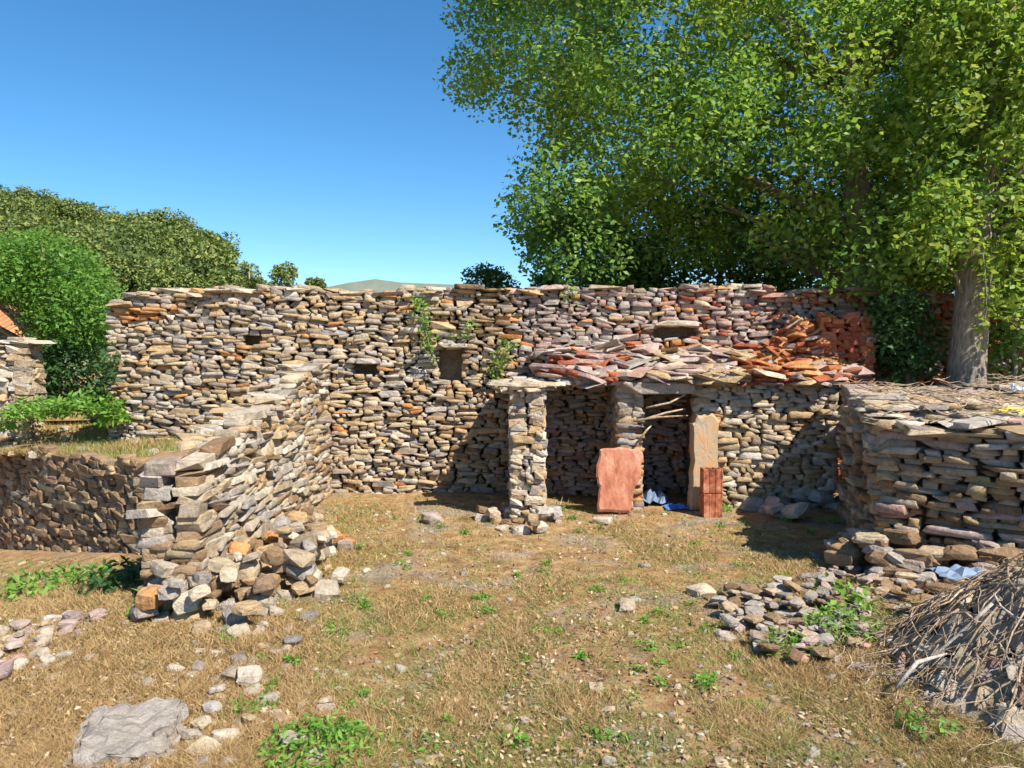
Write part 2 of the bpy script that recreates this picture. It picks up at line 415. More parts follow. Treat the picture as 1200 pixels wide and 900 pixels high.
X, Y = np.meshgrid(gx, gy)
Z = gz(np.clip(X, -9, 9), np.clip(Y, 0, 14))
nx, ny = len(gx), len(gy)
V = np.stack([X, Y, Z], -1).reshape(-1, 3)
ii = (np.arange(ny - 1)[:, None] * nx + np.arange(nx - 1)[None]).ravel()
F = np.stack([ii, ii + 1, ii + nx + 1, ii + nx], 1).ravel()
gm = mesh_np('ground', V, F, np.full(len(ii), 4), smooth=True, attrs={'green': greenness(np.clip(V[:, 0], -9, 9), np.clip(V[:, 1], 0, 13))})
m, n, l, b = mat('dry_grass_ground'); M_GROUND = m
P = n.new('ShaderNodeNewGeometry').outputs['Position']
n1 = noise(n, l, 6, 8, 0.75, P); r1 = ramp(n, [(0.3, (0.19, 0.10, 0.05)), (0.43, (0.36, 0.20, 0.09)), (0.55, (0.47, 0.30, 0.14)), (0.7, (0.56, 0.44, 0.28))]); l.new(n1, r1.inputs[0])
n2 = noise(n, l, 1.4, 4, 0.6, P); r2 = ramp(n, [(0.5, (0, 0, 0)), (0.66, (0.75, 0.75, 0.75))]); l.new(n2, r2.inputs[0])
n2b = noise(n, l, 30, 5, 0.7, P); r2b = ramp(n, [(0.3, (0.22, 0.19, 0.17)), (0.7, (0.44, 0.40, 0.37))]); l.new(n2b, r2b.inputs[0])
c = mixc(n, l, 'MIX', r2.outputs[0], r1.outputs[0], r2b.outputs[0])
ga = n.new('ShaderNodeAttribute'); ga.attribute_name = 'green'
n3 = noise(n, l, 16, 6, 0.8, P)
mm_ = n.new('ShaderNodeMath'); mm_.operation = 'MULTIPLY'; l.new(ga.outputs['Fac'], mm_.inputs[0]); l.new(n3, mm_.inputs[1])
r3 = ramp(n, [(0.15, (0, 0, 0)), (0.5, (0.9, 0.9, 0.9))]); l.new(mm_.outputs[0], r3.inputs[0])
c = mixc(n, l, 'MIX', r3.outputs[0], c, (0.15, 0.19, 0.045))
n4 = noise(n, l, 70, 6, 0.8, P); r4 = ramp(n, [(0.28, (0.45, 0.45, 0.45)), (0.6, (1.2, 1.2, 1.2))]); l.new(n4, r4.inputs[0])
c = mixc(n, l, 'MULTIPLY', 1.0, c, r4.outputs[0])
n5 = noise(n, l, 3.2, 7, 0.75, P); r5 = ramp(n, [(0.32, (0.42, 0.40, 0.38)), (0.5, (1.0, 1.0, 1.0)), (0.7, (1.25, 1.2, 1.15))]); l.new(n5, r5.inputs[0])
c = mixc(n, l, 'MULTIPLY', 0.8, c, r5.outputs[0])
l.new(c, b.inputs['Base Color'])
bp = n.new('ShaderNodeBump'); bp.inputs['Strength'].default_value = 1; bp.inputs['Distance'].default_value = 0.03; l.new(n4, bp.inputs['Height']); l.new(bp.outputs[0], b.inputs['Normal'])
tag(link('ground', gm, mats=[M_GROUND]), kind='structure')

# terrace behind the retaining wall, raised ground behind the courtyard
def tz(x, y):
    return 0.80 - 0.05 * np.clip(-x - 3, 0, 6) + 0.03 * (y - 9) + 0.04 * wob(x, y, 2, 9) + 0.5 * np.clip(y - 10.9, 0, .9)
def sheet(name, poly_fn, nx_, ny_, zf, mt, attrs=True):
    U, Vv = np.meshgrid(np.linspace(0, 1, nx_), np.linspace(0, 1, ny_))
    X, Y = poly_fn(U, Vv); Z = zf(X, Y)
    V = np.stack([X, Y, Z], -1).reshape(-1, 3)
    ii = (np.arange(ny_ - 1)[:, None] * nx_ + np.arange(nx_ - 1)[None]).ravel()
    F = np.stack([ii, ii + 1, ii + nx_ + 1, ii + nx_], 1).ravel()
    me = mesh_np(name, V, F, np.full(len(ii), 4), smooth=True, attrs={'green': np.clip(0.35 + 0.4 * wob(V[:, 0], V[:, 1], 2, 3), 0, 1)})
    return tag(link(name, me, mats=[mt]), kind='structure')
def terr(U, Vv):
    ax = RW0[0] - 0.0 + (RW1[0] - RW0[0]) * U; ay = RW0[1] + 0.12 + (RW1[1] - RW0[1]) * U
    bx = -2.6 + (-14 + 2.6) * U; by = 11.75 + 0 * U
    return ax * (1 - Vv) + bx * Vv, ay * (1 - Vv) + by * Vv
sheet('terrace', terr, 70, 50, tz, M_GROUND)
def back(U, Vv): return -30 + 60 * U, 11.35 + 40 * Vv
sheet('back_ground', back, 120, 60, lambda X, Y: 1.0 + 0.02 * (Y - 11) + 0.12 * wob(X, Y, 0.5, 8), M_GROUND)

# ---------------------------------------------------------------- main back wall
MW_Y = 10.8
def top_main(px):
    pts = [(120, 480), (128, 400), (136, 370), (146, 352), (180, 340), (240, 338), (330, 337), (420, 341), (520, 340), (600, 337), (700, 339), (790, 336), (880, 338), (960, 341), (1040, 344), (1300, 350)]
    for (a_, za), (b_, zb_) in zip(pts, pts[1:]):
        if a_ <= px <= b_: return za + (zb_ - za) * (px - a_) / (b_ - a_)
    return 350
XL = at(122, 400, MW_Y).x; XR = at(1300, 400, MW_Y).x
def mw_top(x): 
    px = 600 + (XL + x) / MW_Y * FPX
    return at(px, top_main(px) + 4, MW_Y).z + 0.03 * math.sin(x * 3.1) + 0.02 * math.sin(x * 9)
def mw_bot(x): return 0.55 if XL + x < -2.9 else -0.05
def mw_kind(p, rr):
    px = 600 + p.x / p.y * FPX; py = 405 - (p.z - 2.1) / p.y * FPX
    if 145 < px < 190 and 362 < py < 378: return 'o'
    if 765 < px < 815 and 398 < py < 428 and rr.random() < .75: return 'o'
    if 730 < px < 765 and 375 < py < 440 and rr.random() < .35: return 'r'
    if rr.random() < 0.035: return 'o'
    if px < 330: return pickk(rr, 'ttttgs')
    if px < 520: return pickk(rr, 'ttttgs')
    if px < 600: return pickk(rr, 'tttbg')
    if px < 770: return pickk(rr, 'gggppt')
    if px < 900: return pickk(rr, 'ppppgtr')
    return pickk(rr, 'bpprgr')
def hole(px0, px1, py0, py1):
    a_ = at(px0, py1, MW_Y); b_ = at(px1, py0, MW_Y); return (a_.x - XL, b_.x - XL, a_.z, b_.z)
main = thing('courtyard_wall', 'long high dry stone back wall of the ruined courtyard, level along its top', 'stone wall', (0, MW_Y, 0))
mh = [hole(285, 303, 392, 404), hole(415, 441, 426, 438), hole(770, 818, 383, 397), hole(515, 541, 409, 445)]
it = pack_face((XL, MW_Y), (XR, MW_Y), mw_bot, mw_top, mw_kind, (0.07, 0.33), (0.024, 0.075), 0.30, mh, 0.035, 21)
rr = random.Random(5)
x = XL                                                            # coping of flat slabs laid across the wall top
while x < XR - 0.2:
    for lay in range(2):
        w = rr.uniform(0.22, 0.55); zt = mw_top(x - XL + w / 2)
        p = Vector((x + w / 2 + rr.uniform(-.05, .05), MW_Y + 0.22 + rr.uniform(-.08, .08), zt + 0.005 + lay * 0.05 + rr.uniform(-.015, .02)))
        if lay == 0 or rr.random() < 0.55:
            it.append((Matrix.Translation(p) @ Euler((rr.uniform(-.07, .07), rr.uniform(-.08, .08), rr.uniform(-.2, .2))).to_matrix().to_4x4() @ Matrix.Diagonal((w, rr.uniform(.45, .6), rr.uniform(.04, .08), 1)), mw_kind(p, rr), w * .08 / 100))
    x += w * 0.85
for (pa, pb, py, h_) in ((286, 352, 455, .17), (578, 652, 455, .16), (415, 445, 423, .08), (766, 824, 379, .08), (508, 550, 405, .07)):
    a_ = at(pa, py, MW_Y); b_ = at(pb, py, MW_Y)                    # long lintel slabs
    it.append((SM(Vector(((a_.x + b_.x) / 2, MW_Y + 0.06, a_.z)), (Vector((1, 0, 0)), Vector((0, 1, 0)), Vector((0, 0, 1))), (b_.x - a_.x, .34, h_)), 's', 1))
emit_stones(main, it)
strip_core((XL + 0.2, MW_Y + 0.27), (XR, MW_Y + 0.27), (XL + 0.2, MW_Y + .6), (XR, MW_Y + .6), -0.1, lambda t: mw_top(t * (XR - XL)) - (0.06 if t > 0.02 else 0.6), main, 60)
# the left end of the wall shows its thickness
# low wall piece at the far left edge
lw = thing('broken_wall_piece', 'short sunlit stone wall piece cut by the left edge of view, beside the bush', 'stone wall', (-7.6, 11, 0.5))
a_ = at(-70, 400, 11.0).x; b_ = at(33, 400, 11.0).x
it = pack_face((a_, 11.0), (b_, 11.0), lambda x: 0.5, lambda x: 2.12 + 0.04 * math.sin(6 * x), lambda p, rr: pickk(rr, 'sst'), (0.12, 0.4), (0.05, 0.12), .3, (), .03, 22)
it += pack_face((b_, 11.0), (b_, 11.45), lambda x: 0.5, lambda x: 2.1, lambda p, rr: 't', (0.12, 0.3), (0.05, 0.12), .3, (), .02, 23)
for k in range(10):
    p = Vector((a_ + (b_ - a_) * k / 9, 11.2, 2.15)); it.append((Matrix.Translation(p) @ Euler((0, rr.uniform(-.05, .05), rr.uniform(-.2, .2))).to_matrix().to_4x4() @ Matrix.Diagonal((.34, .5, .06, 1)), 's', .001))
emit_stones(lw, it)
strip_core((a_, 11.25), (b_ - .25, 11.25), (a_, 11.5), (b_ - .25, 11.5), 0.4, lambda t: 2.08, lw, 3)

# ---------------------------------------------------------------- stub wall on the left and its retaining wall
def prof(pts, s):
    for (a_, za), (b_, zb_) in zip(pts, pts[1:]):
        if a_ <= s <= b_: return za + (zb_ - za) * (s - a_) / (b_ - a_)
    return pts[-1][1] if s > pts[-1][0] else pts[0][1]
SX = -2.52; SY0, SY1 = 6.15, 10.8
A_PR = [(0, 0.62), (0.25, 0.95), (0.6, 1.12), (1.2, 1.25), (2.2, 1.42), (3.4, 1.62), (4.7, 1.85)]
stub = thing('stub_wall', 'tumbled dry stone cross wall on the left, running from the back wall towards the viewer', 'stone wall', (SX - .25, SY0, 0))
kA = lambda p, rr: pickk(rr, 'tttsssgb') if p.z > 0.25 else pickk(rr, 'ttbsg')
it = pack_face((SX, SY0), (SX, SY1), lambda s: -0.05, lambda s: prof(A_PR, s) + .03 * math.sin(7 * s), kA, (0.16, 0.58), (0.028, 0.085), .26, (), .025, 31)
it += pack_face((SX - .52, SY0), (SX, SY0), lambda s: -0.05, lambda s: 0.66, lambda p, rr: pickk(rr, 'ttsb'), (0.10, 0.28), (0.04, 0.10), .26, (), .05, 32)
it += pack_face((SX - .52, 7.6), (SX - .52, SY0), lambda s: -0.2, lambda s: prof(A_PR, 1.45 - s) - .05, lambda p, rr: pickk(rr, 'tbg'), (0.14, 0.4), (0.06, 0.13), .26, (), .04, 33)
def pA(rr):
    s = rr.uniform(0.05, 4.55); return Vector((SX - rr.uniform(0.04, .5), SY0 + s, prof(A_PR, s) + rr.uniform(-.02, .06))), (-.06, 0)
slab_bed(it, 90, pA, kA, (0.2, 0.42), (0.16, 0.3), (0.04, 0.09), .16, seed=34)
emit_stones(stub, it)
strip_core((SX - .2, SY0 + .2), (SX - .2, SY1), (SX - .34, SY0 + .2), (SX - .34, SY1), -0.1, lambda t: prof(A_PR, .2 + t * 4.45) - .06, stub, 12)

ret = thing('retaining_wall', 'low shaded brown rubble wall holding up the grassy terrace at the left edge', 'stone wall', (-5, 9, 0))
RL = float(np.hypot(*(RW1 - RW0)))
def rbot(s):
    t = 1 - s / RL; p = RW0 + (RW1 - RW0) * t; return float(gz(p[0], p[1])) - .08
def rtop(s):
    t = 1 - s / RL; p = RW0 + (RW1 - RW0) * t; return float(tz(p[0], p[1])) + .04 + .05 * math.sin(5 * s)
it = pack_face(tuple(RW1), tuple(RW0), rbot, rtop, lambda p, rr: pickk(rr, 'bbbt'), (0.12, 0.40), (0.035, 0.09), .22, (), .02, 41)
emit_stones(ret, it)
off = np.array((0.20, 0.26))
a0, a1 = RW0 + off * .8, RW1 + off * .8
strip_core(tuple(a1), tuple(a0), tuple(a1 + off * .5), tuple(a0 + off * .5), -1.2, lambda t: rtop(t * RL) - .12, ret, 10)

# rubble spilled from the stub wall
def rubble(name, label, pts, cnt, szr, kinds, seed, group=None, hh=0.28, flat=.6, z0=0.0, stand=0.0):
    rr = random.Random(seed)
    c0 = on_ground(*pts[0][:2]); t = thing(name, label, 'rubble', (c0.x, c0.y, 0), group)
    items = []; placed = []
    for _ in range(cnt):
        px, py, sp = pts[rr.randrange(len(pts))]
        c = on_ground(px, py)
        x_, y_ = rr.gauss(c.x, sp * .55), rr.gauss(c.y, sp * .75)
        s = rr.uniform(*szr)
        hgt = 0
        for (qx, qy, qz, qs) in placed:
            d = math.hypot(qx - x_, qy - y_)
            if d < (qs + s) * .42: hgt = max(hgt, qz)
        if hgt > hh: continue
        h = s * rr.uniform(.35, flat + .15)
        z = float(gz(x_, y_)) + z0 + hgt + h * .22
        placed.append((x_, y_, hgt + h * .85, s))
        e = (rr.uniform(-.3, .3), rr.uniform(-.3, .3), rr.uniform(0, 6.28))
        if rr.random() < stand: e = (rr.uniform(.6, 1.4), rr.uniform(-.3, .3), rr.uniform(0, 6.28))
        items.append((Matrix.Translation((x_, y_, z)) @ Euler(e).to_matrix().to_4x4() @ Matrix.Diagonal((s, s * rr.uniform(.6, .95), h, 1)), pickk(rr, kinds), s * s / max(2.5, y_) ** 2))
    emit_stones(t, items, 300, rough=True); return t
rubble('rubble_heap', 'tumbled grey and tan blocks fallen at the foot of the left cross wall', [(320, 668, .35), (345, 640, .35), (300, 700, .28), (365, 655, .3), (280, 712, .25), (240, 722, .22), (350, 690, .25), (200, 716, .2)], 230, (0.09, 0.25), 'ttttgsbsbo', 51, hh=.36)
rubble('rubble_heap', 'low spread of dark grey flat stones before the right wall', [(880, 722, .25), (930, 715, .35), (985, 700, .35), (905, 745, .3), (1010, 680, .35), (975, 745, .3), (940, 770, .2)], 520, (0.05, 0.18), 'gggpbt', 52, hh=.10, flat=.12)
rubble('rubble_heap', 'stones spilled along the foot of the hut front', [(880, 596, .3), (960, 594, .35), (915, 604, .2), (1000, 600, .25), (870, 585, .15)], 60, (0.14, 0.34), 'ssgtb', 53, hh=.2, flat=.4)
rubble('rubble_heap', 'stones fallen in front of the middle cross wall end', [(615, 622, .2), (575, 610, .25), (640, 612, .2), (590, 606, .2)], 34, (0.09, 0.22), 'tsbs', 54, hh=.14)
rubble('stone_scatter', 'stony pale patch of broken stones at the left edge of the grass', [(12, 742, .25), (40, 770, .25), (10, 790, .25), (60, 735, .2), (20, 765, .2)], 120, (0.05, 0.16), 'sstp', 55, hh=.05, flat=.3)
rubble('stone_scatter', 'loose flat stones strewn across the grass in the left foreground', [(320, 872, .3), (350, 846, .25), (260, 800, .3), (290, 770, .3), (300, 740, .3), (230, 870, .25)], 75, (0.05, 0.17), 'ssgt', 56, hh=.05, flat=.3)

# ---------------------------------------------------------------- middle stub wall
BX0, BX1, BY0 = at(597, 600, 9.1).x, at(640, 600, 9.1).x, 9.1
midw = thing('stub_wall', 'narrow pale stone wall end in the middle, left of the shaded recess', 'stone wall', (BX0, BY0, 0))
kB = lambda p, rr: pickk(rr, 'sssttg')
zB = at(600, 459, BY0).z
it = pack_face((BX0, BY0), (BX1, BY0), lambda s: -.05, lambda s: zB, kB, (0.08, 0.26), (0.03, 0.09), .26, (), .03, 61)
it += pack_face((BX1, BY0), (BX1, MW_Y), lambda s: -.05, lambda s: zB + .02, kB, (0.14, 0.4), (0.05, 0.12), .2, (), .03, 62)
it += pack_face((BX0, MW_Y), (BX0, BY0), lambda s: -.05, lambda s: zB + .02, kB, (0.14, 0.4), (0.05, 0.12), .2, (), .03, 63)
for k in range(26):
    p = Vector((rr.uniform(BX0 - .05, BX1 + .1), rr.uniform(BY0 + .05, MW_Y - .2), zB + .03 + rr.uniform(0, .07)))
    it.append((Matrix.Translation(p) @ Euler((rr.uniform(-.1, .1), rr.uniform(-.1, .1), rr.uniform(-.5, .5))).to_matrix().to_4x4() @ Matrix.Diagonal((rr.uniform(.35, .6), rr.uniform(.25, .4), .055, 1)), 's', .01))
emit_stones(midw, it)
strip_core((BX0 + .18, BY0 + .2), (BX0 + .18, MW_Y), (BX1 - .18, BY0 + .2), (BX1 - .18, MW_Y), -.1, lambda t: zB - .05, midw, 4)

# ---------------------------------------------------------------- hut with the doorway
HY = 9.7
hx = lambda px: at(px, 500, HY).x
HX0, HX1 = hx(722), hx(985)
zH = lambda py: at(700, py, HY).z
hut = thing('stone_hut', 'low dry stone hut with a dark open doorway, built against the back wall', 'hut', ((HX0 + HX1) / 2, HY, 0))
def kH(p, rr):
    px = 600 + p.x / HY * FPX; py = 405 - (p.z - 2.1) / HY * FPX
    if p.y < HY + .3 and 800 < px < 842 and 488 < py < 548 and rr.random() < .8: return 'o'
    if p.y < HY + .3 and px < 757 and py > 498 and rr.random() < .4: return 'o'
    if px < 760: return pickk(rr, 'ggptt')
    return pickk(rr, 'ssttt')
DX0, DX1 = hx(755), hx(812)
dh = (DX0 - HX0, DX1 - HX0, 0, zH(462))
it = pack_face((HX0, HY), (HX1, HY), lambda s: -.05, lambda s: zH(452) + .02 * math.sin(8 * s), kH, (0.09, 0.32), (0.03, 0.085), .28, (dh,), .03, 71)
it += pack_face((HX0, MW_Y), (HX0, HY), lambda s: -.05, lambda s: zH(448), lambda p, rr: pickk(rr, 'ggt'), (0.14, 0.36), (0.06, 0.13), .26, (), .03, 72)
# reveal faces of the doorway
it += pack_face((DX0, HY + .05), (DX0, HY + .55), lambda s: -.05, lambda s: zH(464), lambda p, rr: 't', (0.12, 0.3), (0.06, 0.13), .2, (), .015, 73)
def roofz(y): return 1.66 + (y - HY) * .30
def pR(rr):
    y = rr.uniform(HY - .12, MW_Y - .05); return Vector((rr.uniform(hx(640), HX1 + .2), y, roofz(y) + rr.uniform(-.02, .12))), (.27, 0)
def kR(p, rr):
    px = 600 + p.x / p.y * FPX
    if px < 760: return pickk(rr, 'gppr')
    if px > 870 and rr.random() < .7: return pickk(rr, 'rro')
    return pickk(rr, 'tsppt')
slab_bed(it, 330, pR, kR, (0.25, 0.62), (0.2, 0.45), (0.035, 0.075), .13, seed=74)
for lay in range(3):                                             # projecting eaves course
    x = hx(640) if lay else HX0 - .1
    while x < HX1:
        w = rr.uniform(.25, .6)
        p = Vector((x + w / 2, HY + .12 + rr.uniform(-.05, .05), zH(452) + .03 + lay * .055))
        it.append((Matrix.Translation(p) @ Euler((rr.uniform(-.03, .06), rr.uniform(-.05, .05), rr.uniform(-.1, .1))).to_matrix().to_4x4() @ Matrix.Diagonal((w * 1.05, .42, rr.uniform(.04, .06), 1)), kR(p, rr), .02)); x += w
a_ = hx(716); b_ = hx(822)
it.append((SM(Vector(((a_ + b_) / 2, HY + .08, zH(455))), (Vector((1, 0, 0)), Vector((0, 1, 0)), Vector((0, 0, 1))), (b_ - a_, .42, .17)), 'g', 1))
emit_stones(hut, it)
core_mesh('core', [(HX0 + .22, HY + .2), (DX0 - .15, HY + .2), (DX0 - .15, MW_Y - .1), (HX0 + .22, MW_Y - .1)], -.1, lambda x, y: roofz(y) - .13, hut)
core_mesh('core', [(DX1 + .15, HY + .2), (HX1, HY + .2), (HX1, MW_Y - .1), (DX1 + .15, MW_Y - .1)], -.1, lambda x, y: roofz(y) - .13, hut)
o = core_mesh('roof_deck', [(hx(645), HY + .1), (HX1, HY + .1), (HX1, MW_Y - .02), (hx(645), MW_Y - .02)], 0, lambda x, y: roofz(y) - .03, hut)
for v in o.data.vertices:
    if v.co.z < 0.5: v.co.z = roofz(v.co.y) - .1
# door post stone, red panel, clay blocks, sticks, scraps
def box_obj(name, size, M, mt, parent=None, bev=.012, sub=2, rough=.008, seed=1):
    rr = random.Random(seed); bm = bmesh.new(); bmesh.ops.create_cube(bm, size=1)
    for v in bm.verts: v.co = Vector((v.co.x * size[0], v.co.y * size[1], v.co.z * size[2]))
    bmesh.ops.bevel(bm, geom=list(bm.edges), offset=bev, segments=1, affect='EDGES')
    if sub: bmesh.ops.subdivide_edges(bm, edges=list(bm.edges), cuts=sub, use_grid_fill=True)
    for v in bm.verts: v.co += Vector([rr.uniform(-rough, rough) for _ in range(3)])
    bmesh.ops.transform(bm, matrix=M, verts=bm.verts)
    me = bpy.data.meshes.new(name); bm.to_mesh(me); bm.free()
    return link(name, me, parent, mats=[mt])
pj = at(826, 505, HY - .02)
def broken_slab(name, outline, th, M, mt, parent=None, seed=1):
    """thick slab with a ragged outline (x,z pairs), its face dimpled"""
    rr = random.Random(seed); pts = []
    for (x0, z0), (x1, z1) in zip(outline, outline[1:] + outline[:1]):
        for t in (0, .25, .5, .75): pts.append((x0 + (x1 - x0) * t + rr.uniform(-.012, .012), z0 + (z1 - z0) * t + rr.uniform(-.012, .012)))
    bm = bmesh.new(); n_ = len(pts); cx = sum(p[0] for p in pts) / n_; cz = sum(p[1] for p in pts) / n_; rings = []
    for k in (.12, .4, .7, .93, 1.0):
        rings.append([bm.verts.new((cx + (x - cx) * k, -th / 2 + (.018 if k == 1 else 0) + rr.uniform(-.0015, .0015), cz + (z - cz) * k)) for x, z in pts])
    rings.append([bm.verts.new((x, th / 2, z)) for x, z in pts])
    bm.faces.new(rings[0])
    for A, B in zip(rings, rings[1:]):
        for k in range(n_): bm.faces.new((A[k], A[(k + 1) % n_], B[(k + 1) % n_], B[k]))
    bm.faces.new(rings[-1][::-1]); bmesh.ops.recalc_face_normals(bm, faces=bm.faces); bmesh.ops.transform(bm, matrix=M, verts=bm.verts)
    me = bpy.data.meshes.new(name); bm.to_mesh(me); bm.free(); return link(name, me, parent, mats=[mt])
broken_slab('door_post', [(-.17, -.62), (.16, -.62), (.18, -.2), (.15, .2), (.17, .50), (.06, .60), (-.10, .56), (-.17, .46), (-.15, 0)], .15, Matrix.Translation((hx(824), HY - .04, .66)) @ Euler((-.02, .02, .08)).to_matrix().to_4x4(), M_JAMB, hut, 4)['label'] = 'upright tan slab with an orange stain, right door post'
pp = at(724, 572, HY - .18)
pan = broken_slab('terracotta_slab', [(-.27, -.4), (.12, -.4), (.19, -.12), (.27, .12), (.29, .34), (.24, .40), (0, .41), (-.26, .39), (-.29, .1), (-.26, -.1)], .06, Matrix.Translation((hx(724), HY - .19, .42)) @ Euler((-.13, .03, .04)).to_matrix().to_4x4(), M_RUSTSHEET, None, 5)
tag(pan, 'terracotta red rough slab leaning left of the dark doorway', 'slab')
def hollow_brick(name, label, cx, cy, cz, rz):
    t = thing(name, label, 'brick', (cx, cy, cz))
    w, d, h, e = .24, .15, .30, .018
    M = Matrix.Translation((cx, cy, cz + h / 2)) @ Euler((0, 0, rz)).to_matrix().to_4x4()
    for k in range(4):                      # vertical webs
        box_obj('web', (e, d, h), M @ Matrix.Translation((-w / 2 + e / 2 + k * (w - e) / 3, 0, 0)), M_CLAY, t, .003, 0, 0.001, k)
    for s in (-1, 1):
        for k in range(3):
            box_obj('wall_face', ((w - 4 * e) / 3 - .002, e, h - .004), M @ Matrix.Translation((-w / 2 + e + (w - 4 * e) / 6 + k * (w - e) / 3, s * (d / 2 - e / 2 - .004), 0)), M_CLAY, t, .003, 0, 0.001, k)
    return t
hollow_brick('hollow_clay_block', 'lower red hollow clay block standing at the right door post foot', at(832, 585, HY - .35).x, HY - .38, .0, .2)
hb = hollow_brick('hollow_clay_block', 'red hollow clay block stacked on top of the other by the door post', at(833, 570, HY - .35).x, HY - .37, .305, .05)

def tube(pts, radii, name, mt, parent=None, seg=6, rnd=None):
    V, F, Sz = [], [], []; n_ = len(pts)
    for i in range(n_):
        p = Vector(pts[i]); t = (Vector(pts[min(i + 1, n_ - 1)]) - Vector(pts[max(i - 1, 0)])).normalized()
        u = t.orthogonal().normalized(); 
        if i and abs(u.dot(pu)) < .9:
            u = (pu - t * pu.dot(t)).normalized()
        pu = u; w = t.cross(u)
        for k in range(seg):
            a = 2 * math.pi * k / seg; V.append(p + (u * math.cos(a) + w * math.sin(a)) * radii[i])
    for i in range(n_ - 1):
        for k in range(seg):
            F += [i * seg + k, i * seg + (k + 1) % seg, (i + 1) * seg + (k + 1) % seg, (i + 1) * seg + k]; Sz.append(4)
    F += list(range(seg))[::-1]; Sz.append(seg); F += [(n_ - 1) * seg + k for k in range(seg)]; Sz.append(seg)
    return V, F, Sz
def tube_obj(pts, radii, name, mt, parent=None, seg=6):
    V, F, Sz = tube(pts, radii, name, mt, parent, seg)
    return link(name, mesh_np(name, np.array([tuple(v) for v in V]), F, Sz, smooth=True), parent, mats=[mt])
stick_l = ['bare bent branch lying across the top of the dark doorway', 'thin bare branch hanging in the upper doorway below the lintel', 'lower bare branch poking left to right across the dark doorway', 'short forked twig against the left side of the doorway']
for k, (a_, b_, c_) in enumerate([((757, 478), (785, 472), (806, 461)), ((752, 492), (780, 484), (803, 479)), ((742, 494), (770, 489), (806, 487)), ((748, 518), (757, 505), (764, 498))]):
    P3 = [at(a_[0], a_[1], HY - .06), at(b_[0], b_[1], HY - .12), at(c_[0], c_[1], HY - .05)]
    pts = [P3[0].lerp(P3[1], t) if t <= 1 else P3[1].lerp(P3[2], t - 1) for t in (0, .5, 1, 1.5, 2)]
    tag(tube_obj(pts, [.012, .014, .015, .012, .007], 'dead_branch', M_STICK), stick_l[k], 'branch')
def crumple(name, loc, size, mt, label, cat, seed, h=.08):
    rr = random.Random(seed); bm = bmesh.new(); bmesh.ops.create_grid(bm, x_segments=9, y_segments=7, size=.5)
    for v in bm.verts:
        v.co = Vector((v.co.x * size[0] * rr.uniform(.85, 1.05), v.co.y * size[1] * rr.uniform(.85, 1.05), h * (abs(math.sin(v.co.x * 7 + seed)) * .5 + rr.random() * .5) * max(.1, 1 - 2.2 * max(abs(v.co.x), abs(v.co.y)) ** 2)))
    g = bmesh.ops.extrude_face_region(bm, geom=list(bm.faces))
    for v in [e for e in g['geom'] if isinstance(e, bmesh.types.BMVert)]: v.co.z -= .006
    bmesh.ops.recalc_face_normals(bm, faces=bm.faces)
    me = bpy.data.meshes.new(name); bm.to_mesh(me); bm.free()
    o = link(name, me, None, loc, [mt]); return tag(o, label, cat)
p = on_ground(771, 577); crumple('plastic_scrap', (p.x, HY + .0, .03), (.3, .25), M_BLUE, 'small bright blue plastic scrap on the doorway threshold', 'plastic scrap', 3)
crumple('plastic_sheet', (hx(752) + .2, HY + .38, .02), (.4, .5), M_BLUEGREY, 'crumpled blue grey sheet lying inside the dark doorway', 'sheet', 5, .25)

# red masonry and tiles on the roof's right end
redm = thing('red_masonry_stump', 'rust red block of masonry standing on the right end of the hut roof', 'masonry', (at(992, 440, 10.3).x, 10.3, 1.6))
a_ = at(960, 440, 10.25).x; b_ = at(1026, 440, 10.25).x
zr0 = 1.55; zr = lambda s: at(0, prof([(0, 392), (.3, 378), (.6, 372), (1, 376)], s / (b_ - a_)), 10.25).z
it = pack_face((a_, 10.25), (b_, 10.25), lambda s: zr0, zr, lambda p, rr: 'r' if rr.random() < .85 else 'p', (0.12, 0.3), (0.045, 0.08), .24, (), .03, 81)
it += pack_face((a_, 10.75), (a_, 10.25), lambda s: zr0, lambda s: zr(0), lambda p, rr: 'r', (0.12, 0.3), (0.045, 0.08), .2, (), .03, 82)
it += pack_face((b_, 10.25), (b_, 10.75), lambda s: zr0, lambda s: zr(b_ - a_), lambda p, rr: 'r', (0.12, 0.3), (0.045, 0.08), .2, (), .03, 83)
def pT(rr): 
    x = rr.uniform(a_ + .05, b_ - .05); return Vector((x, rr.uniform(10.3, 10.7), zr(x - a_) + rr.uniform(-.02, .04))), (0, 0)
slab_bed(it, 24, pT, lambda p, rr: 'r', (0.15, 0.3), (0.12, 0.22), (0.04, 0.06), .15, seed=84)
emit_stones(redm, it)
core_mesh('core', [(a_ + .16, 10.42), (b_ - .16, 10.42), (b_ - .16, 10.7), (a_ + .16, 10.7)], 1.4, lambda x, y: zr(.2) - .06, redm)
ost = thing('orange_slab_heap', 'slumped heap of orange red slabs on the hut roof, left of the red masonry', 'slab heap', (at(925, 440, 10.2).x, 10.2, 1.6))
it = []
def pO(rr):
    px = rr.uniform(885, 960); t = max(0, 1 - abs(px - 938) / 58); y = rr.uniform(10.1, 10.6)
    return Vector((at(px, 400, y).x, y, 1.74 + rr.random() ** .7 * t * .78)), (.35, .2)
slab_bed(it, 280, pO, lambda p, rr: pickk(rr, 'rrroop'), (0.14, 0.40), (0.12, 0.26), (0.03, 0.06), .35, seed=85)
emit_stones(ost, it)

